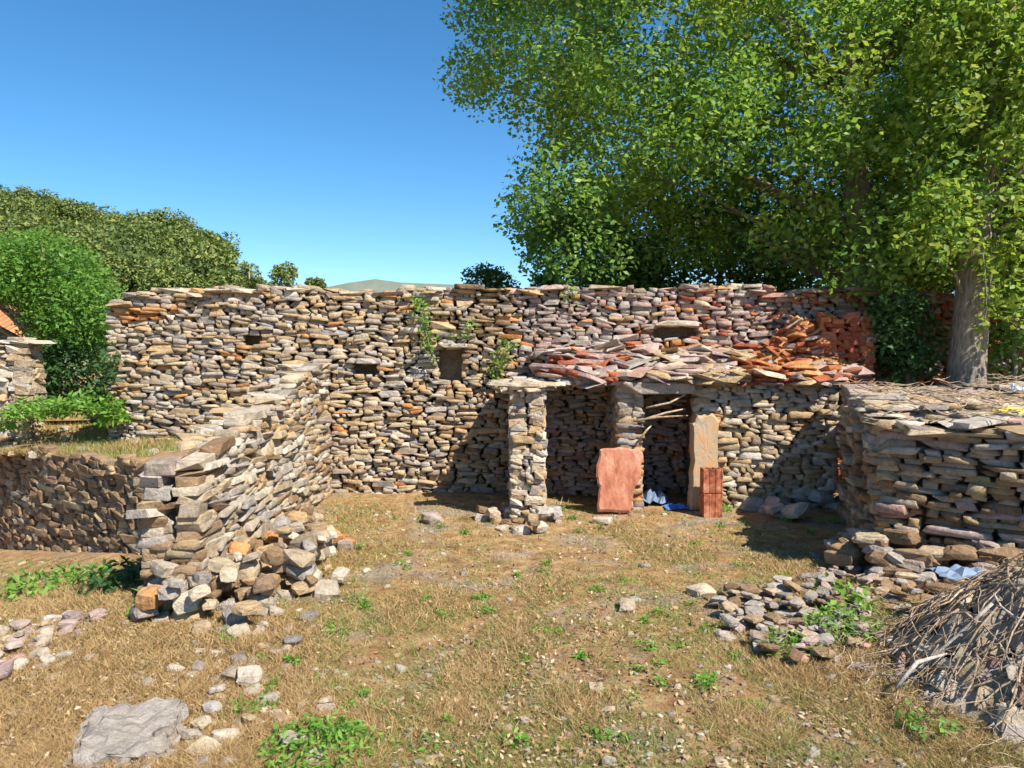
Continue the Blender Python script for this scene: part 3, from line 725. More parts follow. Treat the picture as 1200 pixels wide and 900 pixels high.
# ---------------------------------------------------------------- right-hand wall: a thick mass with a face towards the yard
Q = [Vector((4.06, 9.5)), Vector((3.30, 6.95)), Vector((5.55, 5.25)), Vector((8.6, 5.0)), Vector((8.6, 9.5)), Vector((5.1, 9.5))]
dw = thing('side_wall', 'thick dry stone wall mass on the right, layered slabs with twigs on its broad top', 'stone wall', (5, 7.5, 0))
def ztop(x, y): return 1.27 + .062 * (y - 5.2) + .03 * math.sin(3 * x + y) + .02 * math.sin(7 * y)
def kD(p, rr):
    if p.z > 1.1: return pickk(rr, 'sstttp')
    return pickk(rr, 'tbbttp') if rr.random() > .06 else 'o'
it = []
for n_, (A_, B_) in enumerate(zip(Q[:3], Q[1:4])):
    L_ = (B_ - A_).length; f_ = lambda s, A_=A_, B_=B_, L_=L_: ztop(*(A_.lerp(B_, s / L_)))
    it += pack_face(tuple(A_), tuple(B_), lambda s: -.05, lambda s: .30, kD, (0.16, 0.42), (0.08, 0.15), .34, (), .05, 91 + n_)
    it += pack_face(tuple(A_), tuple(B_), lambda s: .30, f_, kD, (0.11, 0.46), (0.026, 0.08), .34, (), .06, 95 + n_)
def inpoly(x, y):
    c = False; k = len(Q) - 1
    for i_ in range(len(Q)):
        a, b = Q[i_], Q[k]
        if (a.y > y) != (b.y > y) and x < (b.x - a.x) * (y - a.y) / (b.y - a.y) + a.x: c = not c
        k = i_
    return c
def pD(rr):
    while True:
        x, y = rr.uniform(3.3, 7.4), rr.uniform(5.0, 9.6)
        if inpoly(x - .08, y + .02) : return Vector((x, y, ztop(x, y) + rr.uniform(-.02, .08))), (-.05, .0)
slab_bed(it, 620, pD, lambda p, rr: pickk(rr, 'ssstpgt'), (0.2, 0.58), (0.16, 0.36), (0.025, 0.06), .12, seed=94)
emit_stones(dw, it)
cen = Vector((6.0, 7.8)); core_mesh('core', [tuple(q.lerp(cen, .09)) for q in Q][::-1], -.1, lambda x, y: ztop(x, y) - .05, dw)

# larger blocks bulging at the wall foot
foot = thing('boulder_footing', 'large brown stones bulging at the foot of the right wall, above the brushwood', 'boulders', (3.4, 6.6, 0))
it = []
for k in range(80):
    s_ = rr.uniform(-.2, 1.0); lay = rr.random() ** 1.3
    a = Q[1].lerp(Q[2], s_) if s_ > 0 else Q[1].lerp(Q[0], -s_)
    nrm = Vector((-.6, -.8)) if s_ > 0 else Vector((-1, .1))
    w = rr.uniform(.18, .36); h = rr.uniform(.07, .15)
    q = a + nrm * (.02 + (1 - lay) * .30)
    M_ = Matrix.Translation((q.x, q.y, .04 + lay * .38)) @ Euler((rr.uniform(-.15, .15), rr.uniform(-.15, .15), rr.uniform(-.4, .4) - (.64 if s_ > 0 else 1.3))).to_matrix().to_4x4() @ Matrix.Diagonal((w, w * .8, h, 1))
    it.append((M_, pickk(rr, 'bbttgb'), w * h / q.y ** 2))
emit_stones(foot, it, rough=True)

# ---------------------------------------------------------------- heap of slabs and brushwood in the right foreground
hc = Vector((3.28, 4.62))
def heapz(x, y):
    d = math.hypot((x - hc.x - .25) / 1.15, (y - hc.y + .15) / 1.25)
    return max(0, .80 * (1 - d ** 1.4)) + .05
eh = thing('slab_heap', 'heap of thin pale slabs set on edge in a fan, right foreground under the brushwood', 'slab heap', (hc.x, hc.y, 0))
it = []
for k in range(380):
    th = rr.uniform(0, 6.28); q = math.sqrt(rr.random()) * 1.1
    x = hc.x + .25 + math.cos(th) * q * 1.1; y = hc.y - .15 + math.sin(th) * q * 1.15
    z = heapz(x, y) - .04
    az = math.atan2(y - hc.y, x - hc.x)
    w, h = rr.uniform(.16, .36), rr.uniform(.025, .05)
    lean = rr.uniform(.5, 1.25)
    M = Matrix.Translation((x, y, z)) @ Euler((0, 0, az + 1.57 + rr.uniform(-.35, .35))).to_matrix().to_4x4() @ Euler((lean, rr.uniform(-.2, .2), 0)).to_matrix().to_4x4() @ Matrix.Diagonal((w, w * rr.uniform(.6, .9), h, 1))
    it.append((M, pickk(rr, 'sssttp'), w * w / y ** 2))
emit_stones(eh, it, 300)
# mound under it
V_, F_, S_ = [], [], []
nr_, ns_ = 10, 28
for i in range(nr_ + 1):
    for k in range(ns_):
        q = i / nr_ * 1.2; th = 2 * math.pi * k / ns_; x = hc.x + .25 + math.cos(th) * q * 1.15; y = hc.y - .15 + math.sin(th) * q * 1.25
        V_.append((x, y, heapz(x, y) - .17 - (.1 if i == nr_ else 0)))
for i in range(nr_):
    for k in range(ns_): F_ += [i * ns_ + k, i * ns_ + (k + 1) % ns_, (i + 1) * ns_ + (k + 1) % ns_, (i + 1) * ns_ + k]; S_.append(4)
link('core', mesh_np('core', np.array(V_), F_, S_, smooth=True), eh, mats=[M_CORE])
br = thing('brushwood_pile', 'tangled pile of pale dead branches and twigs in the right foreground', 'brushwood', (hc.x, hc.y, 0))
def branch_pts(x, y, az, ln, rise, curve, rr, dz=0.0):
    pts = []; r0 = rr.uniform(.004, .011)
    for i in range(6):
        t = i / 5 - .5
        xx = x + math.cos(az) * ln * t + math.cos(az + 1.57) * curve * (t * t - .08); yy = y + math.sin(az) * ln * t + math.sin(az + 1.57) * curve * (t * t - .08)
        xx += rr.gauss(0, .012); yy += rr.gauss(0, .012)
        pts.append((xx, yy, rr.gauss(0, .012) + max(heapz(xx, yy), float(gz(xx, yy))) + dz + rise * t + .03))
    return pts, [r0 * k for k in (1, .95, .85, .75, .6, .35)]
for k in range(190):
    th = rr.uniform(0, 6.28); q = math.sqrt(rr.random()) * .98
    x = hc.x + .18 + math.cos(th) * q * 1.02; y = hc.y - .15 + math.sin(th) * q * 1.15
    az = math.atan2(y - hc.y - .5, x - hc.x - .6) + rr.gauss(0, .85)
    ln = rr.uniform(.35, .95)
    pts, rad = branch_pts(x, y, az, ln, rr.uniform(-.08, .1), rr.uniform(-.3, .3), rr, rr.uniform(0, .06))
    tube_obj(pts, rad, 'branch', M_PALE if rr.random() < .12 else M_STICK, br, 5)
Vs, Fs, Ss, rn, base = [], [], [], [], 0
for k in range(700):
    th = rr.uniform(0, 6.28); q = math.sqrt(rr.random()) * 1.25
    x = hc.x + .1 + math.cos(th) * q * 1.1; y = hc.y - .15 + math.sin(th) * q * 1.2
    pts, rad = branch_pts(x, y, rr.uniform(0, 6.28), rr.uniform(.12, .4), rr.uniform(-.12, .12), rr.uniform(-.2, .2), rr, rr.uniform(0, .1))
    v, f, s = tube(pts, [r_ * .4 for r_ in rad], '', None, None, 4)
    Vs += [tuple(q_) for q_ in v]; Fs += [i + base for i in f]; Ss += s; base += len(v); rn += [rr.random()] * len(s)
link('twigs', mesh_np('twigs', np.array(Vs), Fs, Ss, rnd=rn), br, mats=[M_STICK])['kind'] = 'stuff'
for k, (pts, lab) in enumerate([
    ([(1050, 806, 4.3), (1075, 776, 4.35), (1110, 766, 4.45), (1150, 770, 4.5), (1198, 780, 4.5)], 'thick curved silver grey branch arching over the brushwood pile')]):
    pw = [at(*q) for q in pts]
    tag(tube_obj(pw, [.012 + .003 * math.sin(i * 2) - .0015 * i for i in range(len(pw))], 'grey_branch', M_PALE, None, 8), lab, 'branch')
# dead twigs and dry stalks lying on the wall top
Vs, Fs, Ss, rn, base = [], [], [], [], 0
for k in range(420):
    p = pD(rr)[0]
    az = rr.uniform(-.9, .9); ln = rr.uniform(.15, .6); z = p.z + rr.uniform(.03, .12)
    pts = [(p.x + math.cos(az) * ln * t, p.y + math.sin(az) * ln * t, z + rr.uniform(-.02, .03) + .25 * ln * (t * t)) for t in (-.5, -.2, .1, .5)]
    v, f, s_ = tube(pts, [.006, .006, .005, .002], '', None, None, 4)
    Vs += [tuple(q_) for q_ in v]; Fs += [i + base for i in f]; Ss += s_; base += len(v); rn += [rr.random()] * len(s_)
tag(link('dry_stalks', mesh_np('dry_stalks', np.array(Vs), Fs, Ss, rnd=rn), mats=[M_STICK]), 'dry stalks and twigs strewn on top of the right side wall', 'dry stalks', kind='stuff')
p = at(1182, 492, 7.0); crumple('plastic_bag', (p.x, p.y, ztop(p.x, p.y) + .09), (.26, .16), M_YELLOW, 'crumpled yellow plastic scrap on top of the right wall near the frame edge', 'plastic scrap', 11, .09)
p = at(1190, 462, 8.6); crumple('plastic_bag', (p.x, p.y, ztop(p.x, p.y) + .1), (.16, .18), M_WHITE, 'white plastic scrap on top of the right wall at the frame edge', 'plastic scrap', 12, .1)
p = at(1128, 676, 5.5); crumple('plastic_sheet', (p.x, p.y, p.z), (.42, .26), M_BLUEGREY, 'blue grey plastic sheet caught between wall foot and brushwood', 'sheet', 14, .1)

# flat rock bottom left
o = box_obj('flat_rock', (.5, .6, .12), Matrix.Translation((on_ground(152, 868).x, on_ground(152, 868).y, .02)) @ Euler((.06, .02, .3)).to_matrix().to_4x4(), M_GREY, None, .07, 5, .03, 8)
tag(o, 'large flat pale grey rock sunk in the grass at bottom left', 'rock')
# standing stones on the ground near the hut
for k, (px, py, w, h, lab) in enumerate([(882, 598, .34, .2, 'squat grey block lying before the hut, right of the door'), (507, 612, .3, .14, 'flat dark stone in the shade left of the middle wall end'),
        (985, 598, .5, .1, 'long pale flat slab on the ground at the right corner of the hut'), (705, 612, .28, .08, 'pale flat stone in the grass before the leaning red panel'), (823, 697, .24, .09, 'single pale flat stone in the middle of the dry grass'), (735, 716, .2, .08, 'small cream stone in the grass left of the middle pale stone')]):
    p = on_ground(px, py); o = bpy.data.objects.new('loose_stone', ROUGHM[('s' if k not in (0, 1) else 'g', k)]); C.objects.link(o)
    o.location = (p.x, p.y, float(gz(p.x, p.y)) + h * .35); o.scale = (w, w * .7, h); o.rotation_euler = (.05, .08, k * .9); tag(o, lab, 'stone')

# ---------------------------------------------------------------- foliage
def leaf_arrays(P, size, rg, updir=0.45, fold=0.25, aspect=0.5, outward=None):
    n_ = len(P)
    d = rg.normal(size=(n_, 3)); d[:, 2] = d[:, 2] * .7 - .15; d /= np.linalg.norm(d, axis=1)[:, None]
    nrm = rg.normal(size=(n_, 3)); nrm[:, 2] += updir * 2.2
    if outward is not None: nrm += outward * 1.3
    w = np.cross(d, nrm); w /= np.linalg.norm(w, axis=1)[:, None] + 1e-9
    up = np.cross(w, d)
    s = (size * rg.uniform(.6, 1.25, n_))[:, None]
    tip = P + d * s; mid = P + d * s * .45
    l = mid + w * s * aspect * .5 + up * s * fold * .3; r = mid - w * s * aspect * .5 + up * s * fold * .3
    V = np.stack([P, r, tip, l], 1).reshape(-1, 3)
    return V
def foliage_obj(name, P, size, mats_, rg, parent=None, mi=None, rnd=None, updir=.45, aspect=.5, outward=None, tri=False):
    V = leaf_arrays(P, size, rg, updir, aspect=aspect, outward=outward); n_ = len(P)
    if rnd is None: rnd = rg.random(n_)
    # folded diamond: two triangles
    b_ = np.arange(n_)[:, None] * 4
    F = np.concatenate([b_ + np.array([[0, 1, 2]]), b_ + np.array([[0, 2, 3]])], 1).ravel()
    me = mesh_np(name, V, F, np.full(2 * n_, 3), rnd=np.repeat(rnd, 2), mi=None if mi is None else np.repeat(mi, 2))
    return link(name, me, parent, mats=mats_)

def edge_left(py):      # left outline of the big crown, in image rows
    pts = [(-400, 560), (-100, 560), (0, 548), (40, 522), (65, 516), (100, 520), (118, 545), (150, 572), (165, 580), (185, 572), (200, 594), (235, 566), (250, 582), (270, 600), (300, 604), (325, 625), (345, 680), (400, 800)]
    return prof(pts, py)
big = thing('tall_tree', 'tall broad leafy tree with bright sunlit green crown filling the right half of the sky', 'tree', (5.75, 12.3, .9))
tb = Vector((5.75, 12.3, .9))
rg = np.random.default_rng(5)
clumps = []
tries = 0
while len(clumps) < 640 and tries < 120000:
    tries += 1
    y = rg.uniform(10.2, 16.5); z = rg.uniform(3.0, 12.0); x = rg.uniform(-2, 12.5)
    px = 600 + x / y * FPX; py = 405 - (z - 2.1) / y * FPX
    rad = rg.uniform(.38, .75); rp = rad / y * FPX
    if px - rp * .85 < edge_left(py): continue
    if py + rp > 338 + rg.uniform(-8, 14) and px < 1010: continue
    if py > 330: continue
    # crown body: an egg round the stem
    e = ((x - 5.4) / 7.6) ** 2 + ((y - 13.2) / 3.9) ** 2 + ((z - 6.8) / 6.0) ** 2
    if e > 1.3: continue
    # crown shape trimmed for light: clumps that would shade hut and yard are dropped
    q = (z - .8) / SV.z; gx_, gy_ = x - SV.x * q, y - SV.y * q
    if gy_ < 10.9 and gx_ < 5.0: continue
    g = float(wob(np.array(x * 1.0 + z * .6), np.array(y * .4 + z * 1.1), 1.5, 12))
    if g < -.30 and rg.random() < .9: continue
    if any((x - c[0]) ** 2 + (y - c[1]) ** 2 + (z - c[2]) ** 2 < (.62 * (rad + c[3]) * .75) ** 2 for c in clumps): continue
    clumps.append((x, y, z, rad))
P, O, MI, RN = [], [], [], []
for (x, y, z, rad) in clumps:
    n_ = int(400 * (rad / .55) ** 2)
    d = rg.normal(size=(n_, 3)); d /= np.linalg.norm(d, axis=1)[:, None]
    r_ = rad * rg.uniform(.25, 1.1, n_) ** .6
    p = np.array([x, y, z]) + d * r_[:, None] * np.array([1.15, 1.1, .75]); p[:, 2] += (rg.random(n_) ** 3) * rad * .9 - .12 * (d[:, 0] ** 2)
    P.append(p); O.append(d)
    yel = rg.random() < (.42 if x > 3 else .22)
    MI.append((rg.random(n_) < (.75 if yel else .06)).astype(int)); RN.append(np.clip(rg.normal(rg.uniform(.2, .8), .22, n_), 0, .999))
P = np.concatenate(P); O = np.concatenate(O)
print('clumps', len(clumps), 'leaves', len(P))
foliage_obj('crown', P, .10, [M_LEAF, M_LEAF2], rg, big, np.concatenate(MI), np.concatenate(RN), .5, .62, O)['kind'] = 'stuff'
tube_obj([tb + Vector(v) for v in ((0, 0, -.3), (.02, 0, .6), (-.05, .02, 1.6), (-.15, .1, 2.6), (-.2, .2, 3.8), (-.3, .3, 5.4), (-.4, .4, 7.5))], [.36, .30, .27, .25, .2, .14, .06], 'trunk', M_BARK, big, 14)
lim0 = [tb + Vector(v) for v in ((-.1, .05, 2.0), (-.2, .15, 2.9), (-.22, .2, 4.0), (-.3, .3, 5.2))]
order = sorted([c for c in clumps if c[1] > 12.4], key=lambda c: rg.random())[:70]
for k, (x, y, z, rad) in enumerate(order):
    c = Vector((x, y, z)); st = min(lim0, key=lambda q: abs(q.z - (z - 1.2 - .25 * (q.xy - c.xy).length)))
    mid = st.lerp(c, .5) + Vector((rg.normal() * .2, rg.normal() * .2, .35))
    pts = [st, st.lerp(mid, .5) + Vector((0, 0, .12)), mid, mid.lerp(c, .6), c]
    ln = (c - st).length; r0 = min(.06, .012 * ln + .012)
    tube_obj(pts, [r0, r0 * .75, r0 * .5, r0 * .3, .006], 'limb', M_BARK, big, 6)

# second trunk standing close behind the side wall, and its drooping yellow-green branches
tr2 = thing('leaning_tree', 'pale barked tree standing behind the right side wall, its trunk dappled with shade', 'tree', (5.95, 10.0, .3))
b2 = Vector((5.95, 10.0, .3))
tube_obj([b2 + Vector(v) for v in ((.02, 0, -.3), (0, 0, .5), (-.03, 0, 1.4), (.02, .02, 2.2), (.1, .1, 3.2), (.3, .3, 4.6), (.5, .5, 6.2))], [.31, .26, .23, .21, .18, .13, .06], 'trunk', M_BARK, tr2, 16)
P, O, MI = [], [], []
for k in range(230):
    px = rg.uniform(1075, 1330); py = rg.uniform(-80, 365)
    if px < 1150 and py > 300: continue
    y = rg.uniform(9.2, 10.9); c = at(px, py, y); rad = rg.uniform(.22, .42)
    q = (c.z - .8) / SV.z
    if c.y - SV.y * q < 10.9 and c.x - SV.x * q < 4.6: continue  # leaves out foliage that would throw shade on the hut front
    n_ = int(200 * (rad / .4) ** 2); d = rg.normal(size=(n_, 3)); d /= np.linalg.norm(d, axis=1)[:, None]
    P.append(np.array(c) + d * (rad * rg.uniform(.2, 1.1, n_) ** .6)[:, None]); O.append(d); MI.append((rg.random(n_) < rg.uniform(.2, .95)).astype(int))
    if k % 7 == 0:
        s_ = b2 + Vector((.1, .1, min(5.5, max(1.8, c.z - 1.2)))); tube_obj([s_, s_.lerp(c, .5) + Vector((0, 0, .25)), c], [.04, .022, .006], 'limb', M_BARK, tr2, 5)
foliage_obj('crown', np.concatenate(P), .10, [M_LEAF, M_LEAF2], rg, tr2, np.concatenate(MI), None, .5, .62, np.concatenate(O))['kind'] = 'stuff'
# hanging yellow-green sprig in front of the trunk
sp = thing('hanging_sprig', 'bright yellow green leafy sprig hanging down beside the pale trunk', 'sprig', tuple(at(1158, 300, 9.4)))
P = []
for k in range(6):
    x0 = 1150 + k * 6; pts = [at(x0 + 6 * math.sin(k + t * 3), 285 + t * 125 * (1 - .09 * k), 9.3 + .08 * k) for t in (0, .25, .5, .75, 1)]
    tube_obj(pts, [.008, .007, .006, .004, .002], 'stem', M_BARK, sp, 4)
    for q in range(46):
        t = rg.random() * 3.99; i = int(t); P.append(np.array(pts[i].lerp(pts[i + 1], t - i)) + rg.normal(size=3) * .05)
foliage_obj('leaves', np.array(P), .11, [M_LEAF2], rg, sp)['kind'] = 'stuff'

def clump_plant(name, label, cat, centres, leafsize, per, mt, group=None, upd=.5, aspect=.55, trunk=None, seed=0, base=None, limbs=0):
    rg = np.random.default_rng(seed)
    b0 = base or (centres[0][0], centres[0][1], centres[0][2] - centres[0][3])
    t = thing(name, label, cat, tuple(b0), group)
    P, O = [], []
    for (x, y, z, rad) in centres:
        n_ = max(8, int(per * rad * rad)); d = rg.normal(size=(n_, 3)); d /= np.linalg.norm(d, axis=1)[:, None]
        P.append(np.array([x, y, z]) + d * (rad * rg.uniform(.35, 1.08, n_) ** .5)[:, None]); O.append(d)
    f = foliage_obj('foliage', np.concatenate(P), leafsize, [mt], rg, t, None, None, upd, aspect, np.concatenate(O)); f['kind'] = 'stuff'
    if trunk:
        tube_obj([Vector(b0), Vector(b0).lerp(Vector(trunk[0]), .5) + Vector((.05, 0, 0)), Vector(trunk[0])], [trunk[1], trunk[1] * .8, trunk[1] * .4], 'trunk', M_BARK, t, 8)
        cs = centres[:: max(1, len(centres) // max(1, limbs))][:limbs]
        for c in cs:
            s_ = Vector(b0).lerp(Vector(trunk[0]), .6); cc = Vector(c[:3]); tube_obj([s_, s_.lerp(cc, .5) + Vector((0, 0, .1)), cc], [trunk[1] * .4, trunk[1] * .25, .01], 'limb', M_BARK, t, 5)
    return t

# big bush at the left
rr = random.Random(9); cs = []
for _ in range(4000):
    y = rr.uniform(12.3, 15.5); px = rr.uniform(-200, 140); py = rr.uniform(262, 415)
    tpl = prof([(-200, 285), (0, 270), (40, 262), (80, 272), (110, 300), (140, 335), (146, 400)], px)
    rad = rr.uniform(.28, .5); rp = rad / y * FPX
    if py - rp < tpl or px + rp > 148 or (py + rp > 362 and px - rp < 20): continue
    if py + rp > 425: continue
    c = at(px, py, y)
    if any((c.x - q[0]) ** 2 + (c.y - q[1]) ** 2 + (c.z - q[2]) ** 2 < .32 ** 2 for q in cs): continue
    cs.append((c.x, c.y, c.z, rad))
    if len(cs) > 230: break
clump_plant('large_bush', 'big rounded bright green leafy bush behind the left end of the wall', 'bush', cs, .085, 1500, M_BUSH, None, .5, .6, (tuple(at(60, 385, 13.6)), .16), 0, tuple(at(62, 470, 13.6)), 14)

rr = random.Random(19); cs = []  # added dark leaves stand in for the shadow below the bush
for _ in range(90):
    px, py = rr.uniform(36, 126), rr.uniform(402, 474); c = at(px, py, rr.uniform(12.2, 13.0)); cs.append((c.x, c.y, c.z, rr.uniform(.14, .26)))
clump_plant('gap_shade_foliage', 'dark foliage added in the wall gap for the shadow under the big bush', 'shrub', cs, .09, 1300, M_DARKLEAF, None, .4, .5, (tuple(at(80, 440, 12.8)), .05), 9, tuple(at(80, 500, 12.8)), 4)
# small trees peeping over the wall between hill and tree
def small_tree(px, top, w, Y, label, seed, mt=M_PINE, name='small_tree', cat='tree', ls=.1, group=None, bot=345):
    rr = random.Random(seed); cs = []
    for _ in range(400):
        qx = rr.uniform(-1, 1); qy = rr.uniform(0, 1)
        if abs(qx) > (.35 + .65 * qy ** .7): continue
        rad = rr.uniform(.16, .3) * w / FPX * Y * .5
        c = at(px + qx * w * .42, top + rad / Y * FPX + qy * (bot - top), Y + rr.uniform(-.3, .3) * w / FPX * Y)
        cs.append((c.x, c.y, c.z, rad))
        if len(cs) > 34: break
    b_ = at(px, 420, Y); tp = at(px, top + 12, Y)
    return clump_plant(name, label, cat, cs, ls, 420 / (w / FPX * Y) ** 2 * 14, mt, group, .4, .5, (tuple(tp), w / FPX * Y * .04), seed, tuple(b_), 4)
small_tree(292, 306, 46, 24, 'low dark green tree top showing over the wall, nearest the hill', 1)
small_tree(334, 304, 52, 22, 'rounded dark green tree top showing over the wall, centre of the three', 2)
small_tree(370, 325, 36, 24, 'lowest dark green tree top over the wall, right of its neighbours', 3)
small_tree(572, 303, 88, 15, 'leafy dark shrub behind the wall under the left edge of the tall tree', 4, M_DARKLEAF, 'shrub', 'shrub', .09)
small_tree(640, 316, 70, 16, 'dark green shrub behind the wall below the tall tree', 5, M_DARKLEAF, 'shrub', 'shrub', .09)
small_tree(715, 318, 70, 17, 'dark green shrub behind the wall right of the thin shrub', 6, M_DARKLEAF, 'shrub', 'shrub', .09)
def fill_tree(label, x0, x1, y0, Y0, Y1, seed, ls=.12, mt=M_LEAF):
    rr = random.Random(seed); cs = []
    for _ in range(900):
        px = rr.uniform(x0, x1); m = (px - x0) / (x1 - x0); tp_ = y0 + 60 * abs(2 * m - 1) ** 2
        py = rr.uniform(tp_, 352); Y = rr.uniform(Y0, Y1); c = at(px, py, Y); rad = rr.uniform(.3, .5)
        if px - rad / Y * FPX * .8 < edge_left(py): continue
        if any((c.x - q[0]) ** 2 + (c.y - q[1]) ** 2 + (c.z - q[2]) ** 2 < .36 ** 2 for q in cs): continue
        cs.append((c.x, c.y, c.z, rad))
        if len(cs) > 100: break
    xm = (x0 + x1) / 2
    clump_plant('background_tree', label, 'tree', cs, ls, 620, mt, None, .5, .6, (tuple(at(xm, 330, (Y0 + Y1) / 2)), .12), seed, tuple(at(xm, 420, (Y0 + Y1) / 2)), 5)
fill_tree('leafy green tree behind the wall below the left edge of the tall crown', 585, 770, 235, 15.0, 17.0, 41)
fill_tree('dense green tree behind the wall above the hut doorway', 740, 930, 225, 15.2, 17.2, 42, .12, M_DARKLEAF)
fill_tree('dense tree behind the wall above the red masonry', 890, 1100, 230, 15.0, 17.0, 43, .12, M_LEAF)
fill_tree('bushy tree behind the pale trunk at the right edge', 1060, 1290, 240, 13.0, 15.0, 44, .11, M_DARKLEAF)
# dark ivy-like shrub against the wall right of the red masonry
rr = random.Random(13); cs = []
for _ in range(60):
    px, py = rr.uniform(1030, 1090), rr.uniform(345, 440); c = at(px, py, rr.uniform(10.15, 10.7)); cs.append((c.x, c.y, c.z, rr.uniform(.12, .24)))
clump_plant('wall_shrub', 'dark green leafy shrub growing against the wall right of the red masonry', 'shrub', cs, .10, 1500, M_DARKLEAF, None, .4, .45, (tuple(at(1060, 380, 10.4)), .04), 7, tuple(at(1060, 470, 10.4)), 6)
rr = random.Random(14); cs = []
for _ in range(45):
    px, py = rr.uniform(1150, 1215), rr.uniform(300, 450); c = at(px, py, rr.uniform(9.9, 10.6)); cs.append((c.x, c.y, c.z, rr.uniform(.12, .22)))
clump_plant('wall_shrub', 'green shrub at the right edge of view behind the side wall', 'shrub', cs, .10, 900, M_BUSH, None, .4, .5, (tuple(at(1185, 380, 10.2)), .04), 8, tuple(at(1185, 480, 10.2)), 5)

# climbing plants on the wall
def climber(label, pts, Y, seed, mt=M_WEED, ls=.07, dens=60, name='climbing_weed'):
    rg = np.random.default_rng(seed); pw = [at(px, py, Y) for px, py in pts]
    t = thing(name, label, 'plant', tuple(pw[0])); P = []
    tube_obj(pw, [.008] * len(pw), 'stem', M_BARK, t, 4)
    for i in range(len(pw) - 1):
        for _ in range(dens): P.append(np.array(pw[i].lerp(pw[i + 1], rg.random())) + rg.normal(size=3) * np.array([.06, .04, .06]))
    foliage_obj('leaves', np.array(P), ls, [mt], rg, t)['kind'] = 'stuff'
climber('green climbing weed trailing up the back wall near its middle', [(508, 422), (502, 400), (497, 380), (493, 360), (490, 350)], 10.7, 1)
climber('leafy green climber on the back wall above the pale wall end', [(585, 448), (580, 430), (590, 412), (598, 400)], 10.7, 2)
climber('small green sprig growing from the wall left of the tall dark niche', [(536, 395), (545, 385), (556, 380)], 10.7, 3, dens=22)
climber('faint green shoot in the wall above the hut roof', [(672, 352), (668, 344), (664, 332)], 10.75, 4, dens=16)

# weeds
def weed(label, p, rad, h, nl, ls, mt=M_WEED, seed=0, group=None, name='weed'):
    rg = np.random.default_rng(seed); n_ = nl
    th = rg.uniform(0, 6.28, n_); q = np.sqrt(rg.random(n_)) * rad
    P = np.stack([p[0] + np.cos(th) * q, p[1] + np.sin(th) * q, p[2] + rg.random(n_) ** 1.2 * h * (1.1 - q / rad * .6)], 1)
    o = foliage_obj(name, P - np.array(p), ls, [mt], rg, None, None, None, .7, .42)
    o.location = p
    return tag(o, label, 'plant', group)
def gp(px, py): 
    p = on_ground(px, py); return (p.x, p.y, float(gz(p.x, p.y)))
weed('vivid green leafy weed clump at the bottom edge, left of centre', gp(372, 882), .30, .12, 1100, .045, seed=1)
weed('smaller vivid green weed just above the bottom edge clump', gp(400, 862), .12, .08, 260, .038, seed=2)
weed('bright green weed clump in the low grey stones before the right wall', gp(985, 752), .26, .22, 800, .05, seed=3)
weed('green weed in the left part of the low grey stones', gp(925, 768), .20, .16, 420, .045, seed=4)
weed('tall thin green weed at the left foot of the brushwood pile', gp(1000, 730), .16, .3, 120, .1, seed=5)
weed('green grass tuft at the foot of the hut, right of the clay blocks', gp(862, 576), .32, .16, 260, .1, seed=6)
weed('green weeds in the shaded recess between the wall end and red panel', gp(655, 552), .35, .2, 300, .1, seed=7)
weed('green weed in the corner below the left jamb, beside the red panel', gp(684, 556), .2, .2, 120, .1, seed=8)
weed('leafy weed at the back wall foot, left of the middle wall end', gp(520, 566), .22, .28, 200, .1, seed=9)
weed('small weed at the back wall foot, farther left', gp(484, 560), .16, .2, 110, .09, seed=10)
weed('weed at the back wall foot below the long grey lintel', gp(447, 562), .14, .16, 90, .08, seed=11)
weed('dark green weeds in the shadow at the foot of the left cross wall', gp(140, 682), .35, .22, 320, .1, M_DARKLEAF, seed=12)
weed('green weeds between the blocks at the end of the left cross wall', gp(196, 712), .26, .2, 240, .09, seed=13)
weed('dense green weed under the shaded retaining wall at the left edge', gp(70, 668), .5, .18, 420, .09, seed=14)
weed('green weed at the bottom right before the slab heap', gp(1088, 868), .16, .12, 130, .06, seed=15)
weed('green weed poking up behind the low dark stones, near the right wall foot', gp(975, 700), .14, .14, 80, .08, seed=16)
def tp(px, py):
    for Y in np.linspace(7.4, 10.7, 60):
        q = at(px, py, Y)
        if q.z <= float(tz(q.x, q.y)): return (q.x, q.y, float(tz(q.x, q.y)))
    return tuple(at(px, py, 10.6))
weed('sprawling light green weeds on the terrace, left part', tp(45, 488), .42, .3, 900, .09, M_WEED, seed=17)
weed('broad leaved bright green weeds on the terrace at the wall foot', tp(105, 482), .42, .32, 900, .11, M_WEED, seed=18)
weed('small bright green plant at the right end of the terrace', tp(134, 494), .2, .2, 160, .13, M_WEED, seed=19)
weed('pale green tuft on the terrace at the left edge', tp(8, 502), .2, .2, 140, .1, M_WEED, seed=20)
climber('dark green creeper up the broken left end of the back wall', [(112, 475), (118, 455), (126, 435), (131, 415)], 10.6, 5, M_DARKLEAF, .12, 60)
rr = random.Random(77)
for k in range(120):
    px, py = rr.uniform(250, 1020), 596 + 290 * rr.random() ** 1.3
    if px > 900 and py > 700: continue
    p = gp(px, py)
    if px < 385 and py < 735: continue
    weed('small green weed tuft growing in the dry courtyard grass', p, rr.uniform(.03, .10), rr.uniform(.03, .08), rr.randint(24, 70), rr.uniform(.028, .05), seed=100 + k, group='small weed tufts scattered over the courtyard', name='weed_tuft')

